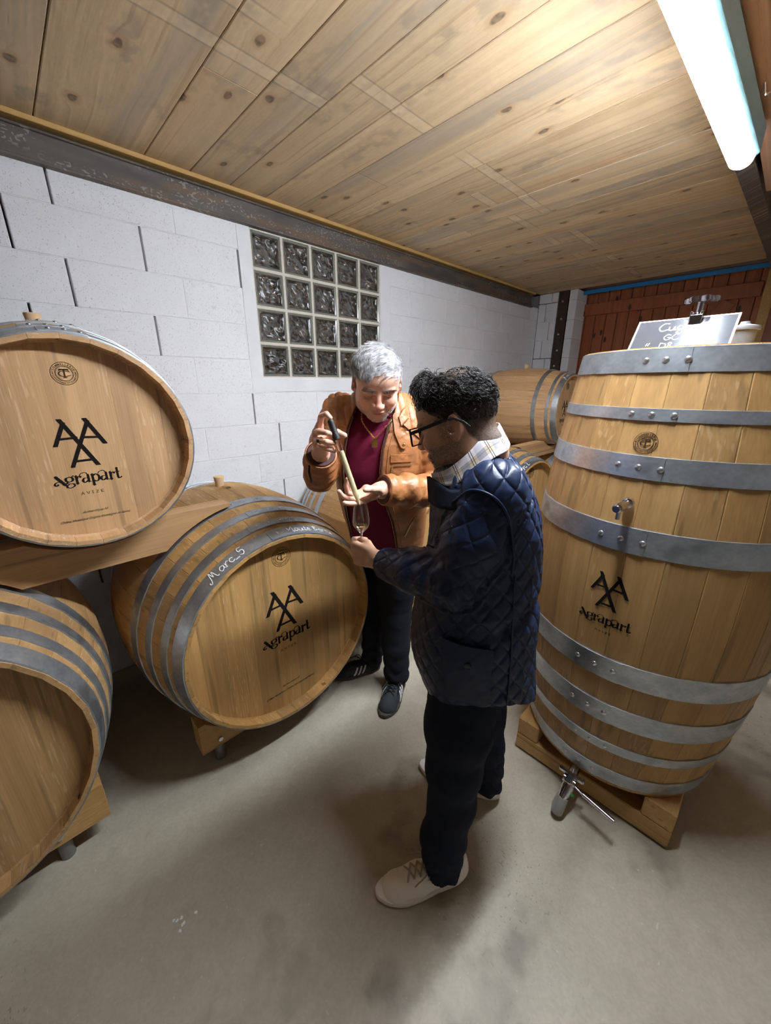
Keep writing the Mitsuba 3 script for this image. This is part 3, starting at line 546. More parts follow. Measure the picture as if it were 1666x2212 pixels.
barrel('oak_barrel', 'big oak barrel on the floor under the far upper barrel, nearest the red door', along_x(.585, 4.22, .579), prints=False, **BIG)

scene['stain_dark'] = {'type': 'twosided', 'bsdf': {'type': 'principled', 'base_color': rgb(.035, .009, .012), 'roughness': .35, 'specular': .4}}
scene['stain_light'] = {'type': 'twosided', 'bsdf': {'type': 'diffuse', 'reflectance': rgb(.26, .11, .065)}}
# racks: rails lying on the barrels and cradles on short steel legs
def rail_on(name, label, x0, x1, y0, y1, z0, z1, cuts):
    """A sawn oak rail along y with round hollows where barrels touch it (yc, zc, r)."""
    g = sbox(y0, z0, y1, z1)
    for yc, zc, r in cuts: g = g.difference(Point(yc, zc).buffer(r, quad_segs=32))
    g = max(getattr(g, 'geoms', [g]), key=lambda q: q.area)
    k = thing(name, label, 'wooden rail'); put('beam', yz_poly_prism(g, x0, x1), 'oak_y', k, seed=.62, pale=.8); return k
rB, rS = bent(.515, .520, .421), bent(.465, .36, .297)
def cradle_r(x, xc, fn): return float(np.max(fn(np.linspace(x[0], x[1], 7) - xc))) + .0045
for (x0, x1, w) in ((.755, .835, 'front'), (.17, .25, 'rear')):
    cb, cs = cradle_r((x0, x1), .585, rB), cradle_r((x0, x1), .485, rS)
    rail_on('rack_rail', f'pale oak rail lying across the left barrels, {"front one" if w == "front" else "rear one by the wall"}', x0, x1, -.95, .575, .965, 1.098, [(.66, .579, cb), (-.43, .590, cb), (.141, 1.387, cs)])
    rail_on('rack_rail', f'oak rail under the far upper barrel, {"front end towards the vat" if w == "front" else "rear one by the wall"}', x0, x1, 3.02, 4.40, .93, 1.06, [(2.83, .579, cb), (4.22, .579, cb), (3.690, 1.340, cs)])
for yc, zc, nm in ((.66, .579, 'under the big middle barrel'), (-.43, .590, 'under the barrel at bottom left'), (1.755, .579, 'under the barrel behind the leather jacket'), (2.83, .579, 'under the half hidden far barrel'), (4.22, .579, 'under the barrel nearest the red door')):
    k = thing('barrel_cradle', f'low oak cradle on steel legs {nm}', 'barrel stand')
    for x0, x1 in ((.89, .97), (.20, .28)):
        g = sbox(yc - .385, .098, yc + .385, .245).difference(Point(yc, zc).buffer(cradle_r((x0, x1), .585, rB), quad_segs=32))
        rl = put('rail', yz_poly_prism(max(getattr(g, 'geoms', [g]), key=lambda q: q.area), x0, x1), 'oak_y', k, seed=.55)
        for dy in (-.31, .25):
            put('leg', moved(trimesh.creation.cylinder(.021, .10, sections=20), frame([(x0 + x1) / 2, yc + dy, .05], [1, 0, 0], [0, 1, 0], [0, 0, 1])), 'dark_leg', k, smooth=40)
            if x0 > .5: put('bolt', moved(trimesh.creation.cylinder(.010, .010, sections=6), frame([x1 + .003, yc + dy, .135], [0, 1, 0], [0, 0, 1], [1, 0, 0])), 'rivet_steel', rl)
scene['dark_leg'] = {'type': 'twosided', 'bsdf': {'type': 'principled', 'base_color': rgb(.20, .20, .19), 'roughness': .45, 'metallic': .5}}

# ---------------------------------------------------------------- the upright vat on its pallet
vat = thing('oak_vat', 'tall upright oak vat with eight steel hoops standing on a pallet', 'vat')
VX, VY, VA = 2.10, 1.59, math.radians(-93.3)
VZ = np.array([.17, .2, .4, .6, .8, .99, 1.12, 1.2, 1.3, 1.36, 1.46, 1.52, 1.6, 1.648]); VR = np.array([.325, .331, .357, .380, .390, .394, .391, .384, .373, .365, .350, .341, .329, .3245])
from scipy.interpolate import UnivariateSpline
_vs = UnivariateSpline(VZ, VR, k=4, s=2e-5); vrf = lambda z: _vs(np.clip(z, .165, 1.65))
VM = frame([VX, VY, 0], [math.cos(VA + math.pi / 2), math.sin(VA + math.pi / 2), 0], [0, 0, 1], [math.cos(VA), math.sin(VA), 0])   # local z points out of the front
VH, VC = (1.648 - .172) / 2, (1.648 + .172) / 2
stv = stave_mesh(lambda z: vrf(np.asarray(z) + VC), VH, 26, nz=22)
for i in range(26): put('stave', moved(stv, frame([VX, VY, VC], [math.cos(2 * math.pi * i / 26), math.sin(2 * math.pi * i / 26), 0], [-math.sin(2 * math.pi * i / 26), math.cos(2 * math.pi * i / 26), 0], [0, 0, 1])), 'oak_z', vat, smooth=25, seed=float(rng.uniform(-.25, .30)))
lid = put('top_head', moved(extrude(Point(0, 0).buffer(.298, quad_segs=24), .025, 1.578), frame([VX, VY, 0], [1, 0, 0], [0, 1, 0], [0, 0, 1])), 'oak_x', vat, seed=.5)
put('bottom_head', moved(extrude(Point(0, 0).buffer(.298, quad_segs=24), .025, .215), frame([VX, VY, 0], [1, 0, 0], [0, 1, 0], [0, 0, 1])), 'oak_x', vat, seed=.5)
for i, (z0, z1, lap0, nriv) in enumerate([(1.584, 1.645, 1, 3), (1.461, 1.494, 1, 3), (1.307, 1.370, 1, 3), (1.094, 1.170, 1, 3), (.650, .732, -1, 3), (.470, .552, -1, 3), (.342, .383, -1, 3), (.190, .253, -1, 3)]):
    sm = VA - .205 - 2 * math.pi if lap0 > 0 else VA + .19 - .36 - 2 * math.pi + .003
    hp = put('hoop', moved(hoop_mesh(vrf, z0, z1, sm, lap=.36), frame([VX, VY, 0], [1, 0, 0], [0, 1, 0], [0, 0, 1])), 'galvanised', vat, smooth=30, seed=float(rng.random()))
    for q in range(nriv):
        a = VA + math.radians(-8 + 8 * q) + (math.radians(4) if i == 6 else 0); z = (z0 + z1) / 2; r = float(vrf(z)) + .0048
        put('rivet', moved(rivet_mesh(.0085 if i < 6 else .006), frame([VX + r * math.cos(a), VY + r * math.sin(a), z], [0, 0, 1], [-math.sin(a), math.cos(a), 0], [math.cos(a), math.sin(a), 0])), 'rivet_steel', hp, smooth=True)
def on_vat(nm, m, z, s, mat='print_ink', da=0.0):
    m = m.copy(); m = trimesh.Trimesh(*trimesh.remesh.subdivide_to_size(m.vertices * [s, s, 1], m.faces, .012)); v = m.vertices; zz = v[:, 1] + z; r = vrf(zz) + .0004 + v[:, 2]
    a = VA + da + v[:, 0] / float(vrf(z)); m.vertices = np.c_[VX + r * np.cos(a), VY + r * np.sin(a), zz]; put(nm, m, mat, vat)
on_vat('triple_a_mark', LOGO, .951, .84); on_vat('name_lettering', WORD, .845, .90, da=.004); on_vat('place_lettering', PLACE, .813, .80, 'brown_ink', da=.012)
on_vat('cooper_stamp', BADGE, 1.404, .95, 'brown_ink', da=.004)
# sampling tap in the staves
tp = put('sampling_tap', tube([VM[:3, 3] + np.array([0, 0, 1.240]) + VM[:3, 2] * q for q in (.385, .40, .402, .43, .432, .45, .475, .477, .485)], [.014, .014, .009, .009, .012, .0125, .0125, .009, .009], 20), 'chrome', vat, smooth=40)
o = VM[:3, 3] + np.array([0, 0, 1.240]) + VM[:3, 2] * .458
put('spout', tube([o, o - [0, 0, .012], o - [0, 0, .034]], [.007, .006, .0055], 14), 'chrome', tp, smooth=40)
# drain valve, handle and clear hose end under the bottom hoop
dv = thing('drain_valve', 'steel drain valve with a long handle in front of the pallet', 'valve')
D = np.array([2.075, 1.235, .135])
put('body', cat([tube([D + [0, .12, .03], D + [0, .03, .02], D + [0, -.01, .0]], [.017, .017, .019], 18), tube([D + [0, 0, -.005], D + [0, -.03, -.02], D + [-.004, -.055, -.055]], [.021, .021, .016], 18), tube([D + [-.022, -.012, 0], D + [.022, -.012, 0]], .016, 16)]), 'chrome', dv, smooth=40)
put('clear_spout', tube([D + [-.004, -.05, -.05], D + [-.008, -.07, -.088], D + [-.008, -.074, -.110]], [.021, .023, .020], 20), 'tap_plastic', dv, smooth=40)
scene['tap_plastic'] = {'type': 'twosided', 'bsdf': {'type': 'principled', 'base_color': rgb(.24, .235, .21), 'roughness': .12, 'specular': .6}}
put('butterfly_nut', cat([box(D[0] - .045, D[0] + .045, D[1] - .010, D[1] + .004, D[2] + .012, D[2] + .030, .004), box(D[0] - .012, D[0] + .012, D[1] - .045, D[1] + .01, D[2] + .016, D[2] + .026, .003)]), 'chrome', dv)
put('handle', tube([D + [.01, -.015, -.005], D + [.05, -.022, -.012], D + [.052, -.022, -.012], D + [.160, -.035, -.018]], [.0045, .0045, .0075, .0075], 14), 'stainless', dv, smooth=40)
scene['green_mark'] = {'type': 'diffuse', 'reflectance': rgb(.04, .42, .08)}
put('green_tag', moved(extrude(ring2d(.005, .0085, 8), .002), frame(D + [.020, -.040, -.028], [.9, .3, .3], [-.2, -.3, .93], [.2, -.9, -.2])), 'green_mark', dv)
# pallet
pl = thing('pallet', 'heavy oak pallet of square timbers under the upright vat', 'pallet')
put('front_timber', box(1.815, 2.385, 1.322, 1.405, .010, .088, .004), 'oak_x', pl, seed=.25)
put('rear_timber', box(1.815, 2.385, 1.775, 1.858, .010, .088, .004), 'oak_x', pl, seed=.3)
put('side_timber', box(1.815, 1.905, 1.322, 1.858, .089, .172, .004), 'oak_y', pl, seed=.3)
put('side_timber', box(2.290, 2.385, 1.322, 1.858, .089, .172, .004), 'oak_y', pl, seed=.35)
for x in (1.83, 2.30):
    for y in (1.335, 1.785): put('foot', box(x, x + .07, y, y + .065, 0, .0105), 'dark_leg', pl)

# ---------------------------------------------------------------- people: implicit bodies meshed by surface nets
def _n(a): return np.linalg.norm(a, axis=-1)
def s_cone(a, b, ra, rb):
    a, b = np.asarray(a, float), np.asarray(b, float); ab = b - a; L2 = ab @ ab
    def f(P):
        t = np.clip((P - a) @ ab / L2, 0, 1); return _n(P - a - t[:, None] * ab) - (ra + t * (rb - ra))
    return f
def s_chain(pts, rad, k=0.0):
    return union([s_cone(pts[i], pts[i + 1], rad[i], rad[i + 1]) for i in range(len(pts) - 1)], k)
def s_ball(c, r): c = np.asarray(c, float); return lambda P: _n(P - c) - r
def s_ell(c, r, M=None):
    c, r = np.asarray(c, float), np.asarray(r, float)
    def f(P):
        q = P - c
        if M is not None: q = q @ M
        k0, k1 = _n(q / r), _n(q / (r * r)); return k0 * (k0 - 1) / np.maximum(k1, 1e-9)
    return f
def smin(a, b, k):
    if k <= 0: return np.minimum(a, b)
    h = np.clip(.5 + .5 * (b - a) / k, 0, 1); return b * (1 - h) + a * h - k * h * (1 - h)
def union(fs, k=0.0):
    def f(P):
        d = fs[0](P)
        for g in fs[1:]: d = smin(d, g(P), k)
        return d
    return f
def carve(f, g, k=0.003): return lambda P: -smin(-f(P), g(P), k)
def s_loft(rows, p=2.0):
    """A trunk: rows of (z, centre s, centre d, half width, half depth), super-ellipse of exponent p."""
    R = np.asarray(sorted(rows), float); from scipy.interpolate import PchipInterpolator
    I = [PchipInterpolator(R[:, 0], R[:, i]) for i in range(1, 5)]
    def f(P):
        z = np.clip(P[:, 2], R[0, 0], R[-1, 0]); cs, cd, a, b = (g(z) for g in I)
        x, y = np.abs(P[:, 0] - cs) / a, np.abs(P[:, 1] - cd) / b; q = (x ** p + y ** p) ** (1 / p)
        d = (q - 1) * np.minimum(a, b); dz = np.maximum(R[0, 0] - P[:, 2], P[:, 2] - R[-1, 0])
        return np.where(dz > 0, np.sqrt(np.maximum(d, 0) ** 2 + dz ** 2), np.maximum(d, dz))
    return f
def nets(f, lo, hi, h):
    """Mesh of f = 0 in the box, surface nets on a grid of step h; far blocks are skipped."""
    lo, hi = np.asarray(lo, float), np.asarray(hi, float); B = 6
    n = np.ceil((hi - lo) / h / B).astype(int) * B + 1; nb = (n - 1) // B
    C = np.stack(np.meshgrid(*[lo[i] + (np.arange(nb[i]) + .5) * B * h for i in range(3)], indexing='ij'), -1).reshape(-1, 3)
    fc = f(C); act = np.abs(fc) < B * h * 1.35
    G = np.where(np.repeat(np.repeat(np.repeat((fc > 0).reshape(nb), B, 0), B, 1), B, 2), 1.0, -1.0).astype(np.float32)
    G = np.pad(G, ((0, 1),) * 3, mode='edge')
    o = np.stack(np.meshgrid(*[np.arange(B + 1)] * 3, indexing='ij'), -1).reshape(-1, 3)
    ids = np.stack(np.unravel_index(np.nonzero(act)[0], nb), -1) * B
    for s in range(0, len(ids), 3000):
        I = (ids[s:s + 3000, None] + o).reshape(-1, 3); flat = np.unique(np.ravel_multi_index(I.T, n)); I = np.stack(np.unravel_index(flat, n), -1)
        G.reshape(-1)[flat] = f(lo + I * h)
    S = G < 0; c = [G[a:n[0] - 1 + a, b:n[1] - 1 + b, d:n[2] - 1 + d] for a in (0, 1) for b in (0, 1) for d in (0, 1)]
    cnt = sum((q < 0).astype(np.int8) for q in c); mix_ = (cnt > 0) & (cnt < 8); cells = np.argwhere(mix_)
    vid = np.full(mix_.shape, -1, np.int32); vid[mix_] = np.arange(len(cells)); val = np.stack([q[mix_] for q in c], 1)
    cor = np.array([(a, b, d) for a in (0, 1) for b in (0, 1) for d in (0, 1)], float); acc, num = np.zeros((len(cells), 3)), np.zeros(len(cells))
    for i in range(8):
        for j in range(i + 1, 8):
            if np.abs(cor[i] - cor[j]).sum() != 1: continue
            a, b = val[:, i], val[:, j]; m = (a < 0) != (b < 0); t = np.where(m, a / np.where(m, a - b, 1), 0)
            acc += np.where(m[:, None], cor[i] + t[:, None] * (cor[j] - cor[i]), 0); num += m
    V = lo + (cells + acc / num[:, None]) * h; F = []
    for ax in range(3):
        u, w = [(1, 2), (2, 0), (0, 1)][ax]; sl = [slice(None)] * 3; sl[ax] = slice(0, -1); s2 = list(sl); s2[ax] = slice(1, None)
        A, Bq = S[tuple(sl)], S[tuple(s2)]; E = np.argwhere(A != Bq)
        if not len(E): continue
        E = E[(E[:, u] > 0) & (E[:, w] > 0) & (E[:, u] < n[u] - 1) & (E[:, w] < n[w] - 1)]
        du, dw = np.eye(3, dtype=int)[u], np.eye(3, dtype=int)[w]
        q = np.stack([vid[tuple((E - x).T)] for x in (0 * du, du, du + dw, dw)], 1); ok = (q >= 0).all(1); E, q = E[ok], q[ok]
        ins = S[tuple(E.T)]; q = np.where(ins[:, None], q[:, ::1], q[:, ::-1]); F.append(q)
    F = np.vstack(F); F = np.vstack([F[:, [0, 1, 2]], F[:, [0, 2, 3]]])
    m = trimesh.Trimesh(V, F, process=False)
    return m
def normals(m):
    v, f = np.asarray(m.vertices), np.asarray(m.faces); fn = np.cross(v[f[:, 1]] - v[f[:, 0]], v[f[:, 2]] - v[f[:, 0]]); out = np.zeros_like(v)
    for k in range(3): np.add.at(out, f[:, k], fn)
    return out / (np.linalg.norm(out, axis=1, keepdims=True) + 1e-20)
def smooth_mesh(m, it=2):
    v, f = np.array(m.vertices), np.asarray(m.faces); e = np.unique(np.sort(np.vstack([f[:, [0, 1]], f[:, [1, 2]], f[:, [2, 0]]]), axis=1), axis=0)
    deg = np.bincount(e.ravel(), minlength=len(v)).astype(float); deg[deg == 0] = 1
    for k in (.5, -.52) * it:
        s = np.stack([np.bincount(e[:, 0], v[e[:, 1], i], len(v)) + np.bincount(e[:, 1], v[e[:, 0], i], len(v)) for i in range(3)], 1); v = v + k * (s / deg[:, None] - v)
    m.vertices = v; return m
def push(m, fn):
    """Moves vertices along their normals by fn(vertices, normals)."""
    nn = normals(m); m.vertices = m.vertices + nn * fn(np.asarray(m.vertices), nn)[:, None]; return m
ROOM = frame([2.33, 0, 0], [0.6983, 0.7158, 0], [-0.7158, 0.6983, 0], [0, 0, 1])     # the people's own axes: s to the right, d into the room, z up
def pput(name, m, mat, parent, **kw): return put(name, moved(m, ROOM), mat, parent, **{'smooth': True, **kw})
def unit(v): v = np.asarray(v, float); return v / np.linalg.norm(v)
def basis(f, u):
    """Head or hand axes as columns: forward, left, up."""
    f = unit(f); l = unit(np.cross(u, f)); return np.stack([f, l, np.cross(f, l)], 1)
def hand_sdf(W, d, n, sgn, curls, spread=(.10, .02, -.06, -.14), thumb=None, L=1.0, base_curl=(0, 0, 0, 0)):
    """A hand from wrist W along d, its palm facing n; sgn +1 when the thumb lies towards cross(n, d). curls: per finger (index..little) the bends of its three joints in radians."""
    d = unit(d); n = unit(n - np.dot(n, d) * d); t = unit(np.cross(n, d)) * sgn; W = np.asarray(W, float)
    kn = [(.092, .029), (.095, .008), (.089, -.013), (.078, -.032)]; ln = [(.043, .026, .021), (.047, .029, .022), (.043, .027, .021), (.033, .020, .018)]
    rad = [(.0098, .0088, .0080, .0070), (.0100, .0090, .0082, .0072), (.0095, .0086, .0078, .0069), (.0084, .0076, .0069, .0062)]
    palm, fingers, tips = [], [], []
    for i in range(4):
        K = W + d * kn[i][0] * L + t * kn[i][1] * L
        palm += [s_cone(W + t * kn[i][1] * .55 * L, K, .0150 * L, .0118 * L)]
        a = math.cos(spread[i]) * d + math.sin(spread[i]) * t; ang, P, pts = 0.0, K, [K]
        for j in range(3):
            ang += curls[i][j]; P = P + (a * math.cos(ang) + n * math.sin(ang)) * ln[i][j] * L; pts.append(P)
        fingers.append(s_chain(pts, [r * L for r in rad[i]])); tips.append(pts)
    palm += [s_ell(W + d * .045 * L + t * .022 * L + n * .010 * L, (.020 * L,) * 3), s_ell(W + d * .04 * L - t * .022 * L + n * .008 * L, (.017 * L,) * 3)]
    if thumb is None: thumb = [(.022, .020, .006), (.048, .046, .018), (.078, .060, .026), (.100, .064, .030)]
    tp = [W + L * (d * a + t * b + n * c) for a, b, c in thumb]
    th = s_chain(tp, [.0145 * L, .0118 * L, .0098 * L, .0082 * L], .004)
    pm, fg = union(palm, .010 * L), union(fingers, .0012)
    tp_ = np.array(tp)
    f = lambda P: smin(smin(pm(P), fg(P), .006 * L), th(P), .005 * L)
    return f, tips, tp_, (d, n, t)
def nails(tips, axes, n_out=1.0):
    return None
def head_sdf(c, B, L=1.0, fat=1.0, open_eyes=False):
    """A man's head: c between the ears, B its axes as columns (forward, left, up)."""
    c = np.asarray(c, float); Lv = np.asarray(L, float) * np.ones(3); L = float(Lv.mean())
    def W(f, l, u): return c + B @ (np.array([f, l, u]) * Lv)
    def E(f, l, u, r, Q=None): return s_ell(W(f, l, u), np.array(r) * (Lv if Q is None else L), B if Q is None else B @ Q)
    def rot(ax, t):
        return trimesh.transformations.rotation_matrix(t, ax)[:3, :3]
    base = union([E(-.012, 0, .040, (.096, .076, .086)), E(.028, 0, -.020, (.066, .064 * fat, .085)), E(.020, 0, -.070, (.060, .056 * fat, .048)),
                  E(.062, 0, -.104, (.024, .024, .018)), E(.000, .050 * fat, -.066, (.030, .016, .034)), E(.000, -.050 * fat, -.066, (.030, .016, .034)), E(.040, 0, .050, (.056, .064, .050))], .028 * L)
    cheeks = union([E(.066, s * .036, -.028, (.024, .024, .024)) for s in (1, -1)] + [E(.072, 0, -.068, (.022, .026, .022))], .01 * L)
    brow = union([E(.083, s * .030, .022, (.012, .026, .0085), rot([1, 0, 0], -s * .12)) for s in (1, -1)] + [E(.084, 0, .019, (.010, .012, .010))], .008 * L)
    nose = union([s_cone(W(.090, 0, .014), W(.110, 0, -.026), .0075 * L, .0105 * L), s_ball(W(.112, 0, -.030), .0118 * L)] + [s_ell(W(.101, s * .0125, -.034), np.array((.011, .0075, .008)) * L, B) for s in (1, -1)], .007 * L)
    sock = union([E(.094, s * .032, -.001, (.017, .017, .011)) for s in (1, -1)], .003 * L)
    eye = union([E(.0735, s * .031, .0005, (.0130, .0150, .0118)) for s in (1, -1)])
    lips = union([E(.0925, 0, -.0620, (.0085, .022, .0050)), E(.0910, 0, -.0720, (.0085, .018, .0056))], .0025 * L)
    slit = union([s_cone(W(.099, -.022, -.0668), W(.1005, 0, -.0662), .0012 * L, .0018 * L), s_cone(W(.1005, 0, -.0662), W(.099, .022, -.0668), .0018 * L, .0012 * L)], .001)
    ph = s_cone(W(.1015, 0, -.044), W(.1005, 0, -.055), .0022 * L, .003 * L)
    nost = union([s_ball(W(.112, s * .0065, -.0415), .0032 * L) for s in (1, -1)])
    crease = union([s_chain([W(.088, s * .020, -.034), W(.089, s * .030, -.052), W(.080, s * .033, -.068)], [.0016 * L] * 3) for s in (1, -1)])
    ears = []
    for s in (1, -1):
        Q = rot([0, 0, 1], s * .42) @ rot([0, 1, 0], -.20)
        o = E(-.016, s * .0805, -.004, (.0195, .0062, .0325), Q); inn = E(-.010, s * .0865, .000, (.0105, .0050, .0190), Q); can = E(-.004, s * .083, -.008, (.0055, .006, .007))
        lobe = E(-.008, s * .0770, -.031, (.010, .0055, .010))
        ears.append(carve(carve(union([o, lobe], .004 * L), inn, .003 * L), can, .002 * L))
    ears = union(ears)
    def f(P):
        d = smin(smin(base(P), cheeks(P), .018 * L), brow(P), .013 * L); d = -smin(-d, sock(P), .010 * L); d = smin(d, nose(P), .0085 * L); d = smin(d, eye(P), .0022 * L)
        d = smin(d, lips(P), .005 * L); d = -smin(-d, slit(P), .0018 * L); d = -smin(-d, nost(P), .0015 * L); d = -smin(-d, ph(P), .004 * L); d = -smin(-d, crease(P), .005 * L)
        return smin(d, ears(P), .005 * L)
    return f, W
def local(P, c, B, L=1.0): return (np.asarray(P) - c) @ B / L
def blend(base, col, t): return base * (1 - t[:, None]) + np.asarray(col) * t[:, None]
def bump01(x, a, b): t = np.clip((x - a) / (b - a), 0, 1); return t * t * (3 - 2 * t)
def gauss(q, c, r): return np.exp(-(((q - np.asarray(c)) / np.asarray(r)) ** 2).sum(-1))
scene['skin'] = {'type': 'twosided', 'bsdf': {'type': 'principled', 'base_color': {'type': 'mesh_attribute', 'name': 'vertex_color'}, 'roughness': .46, 'specular': .42}}
scene['vertex_cloth'] = {'type': 'twosided', 'bsdf': {'type': 'principled', 'base_color': {'type': 'mesh_attribute', 'name': 'vertex_color'}, 'roughness': .75, 'specular': .2, 'sheen': .3}}
scene['hair_paint'] = {'type': 'twosided', 'bsdf': {'type': 'principled', 'base_color': {'type': 'mesh_attribute', 'name': 'vertex_color'}, 'roughness': .5, 'specular': .3}}
def skin_color(m, c, B, L, tone, red, stubble, brow_col, stub_amt, extra=None):
    """Colours of the skin itself: flushed nose, cheeks and lips, brows, lash line, stubble hairs."""
    v = np.asarray(m.vertices); q = local(v, c, B, L); col = np.tile(np.asarray(tone, float), (len(v), 1)); a = np.abs(q[:, 1]); qs = np.c_[q[:, 0], a, q[:, 2]]
    near = bump01(_n(q), .20, .16)
    mott = meshkit.fbm(v * 60, 3, 5); col = col * (.90 + .2 * mott)[:, None]
    r = np.maximum.reduce([.85 * gauss(qs, (.11, 0, -.03), (.03, .018, .022)), .40 * gauss(qs, (.075, .044, -.034), (.03, .020, .018)), .6 * gauss(qs, (-.016, .085, 0), (.03, .015, .04))])
    col = blend(col, red, r * near)
    lip = gauss(qs, (.098, 0, -.067), (.016, .021, .0075)); col = blend(col, np.asarray(red) * (.80, .62, .66), np.clip(lip * 1.3, 0, .9) * near)
    slit = gauss(qs, (.1, 0, -.0665), (.01, .024, .0014)); col = blend(col, (.09, .03, .028), np.clip(slit, 0, .85) * near)
    stub = bump01(q[:, 2], -.022, -.050) * bump01(q[:, 0], -.035, .0) * (1 - gauss(qs, (.098, 0, -.067), (.02, .021, .009))) * (1 - .75 * gauss(qs, (.07, .035, -.035), (.03, .02, .02))) * bump01(q[:, 2], -.150, -.118)
    side = bump01(a, .055, .066) * bump01(q[:, 0], .045, .02) * bump01(q[:, 0], -.02, .0) * bump01(q[:, 2], -.06, -.03) * bump01(q[:, 2], .05, .02)
    hairs = .35 + .65 * (meshkit.noise(v * 420, 9) > .45); col = blend(col, stubble, np.clip(np.maximum(stub, side) * stub_amt * hairs, 0, 1) * near)
    b = gauss(np.c_[q[:, 0], a, q[:, 2] - .024 - .10 * (.030 - np.abs(a - .030))], (.09, .032, 0), (.03, .019, .0050)); col = blend(col, brow_col, np.clip(b * 1.5, 0, .9) * near)
    lash = gauss(np.c_[q[:, 0], a, q[:, 2] + .0052 + .9 * (a - .031) ** 2 / .03 * -1], (.086, .031, 0), (.03, .0125, .0014)); col = blend(col, (.03, .02, .018), np.clip(lash * 1.5, 0, .95) * near)
    if extra is not None: col = extra(col, v, q)
    return np.clip(col, 0, 1)
def strand(p0, dirs, length, r, n=5, sides=4):
    return None
def strands(roots, paths, r0, r1, sides=4):
    """Many tapered hairs in one mesh: paths (k, n, 3)."""
    k, n, _ = paths.shape; t = np.gradient(paths, axis=1); t /= np.linalg.norm(t, axis=2, keepdims=True) + 1e-9
    ref_ = np.where(np.abs(t[..., 2:]) < .9, [0, 0, 1.0], [1.0, 0, 0]); a = np.cross(t, ref_); a /= np.linalg.norm(a, axis=2, keepdims=True) + 1e-9; b = np.cross(t, a)
    rr = (np.linspace(1, 0, n) ** .7 * (r0 - r1) + r1)[None, :, None, None]; th = np.arange(sides) * 2 * np.pi / sides
    V = paths[:, :, None] + rr * (np.cos(th)[None, None, :, None] * a[:, :, None] + np.sin(th)[None, None, :, None] * b[:, :, None])
    F0 = grid_faces(n, sides, True); F = (F0[None] + (np.arange(k) * n * sides)[:, None, None]).reshape(-1, 3)
    return trimesh.Trimesh(V.reshape(-1, 3), F, process=False)
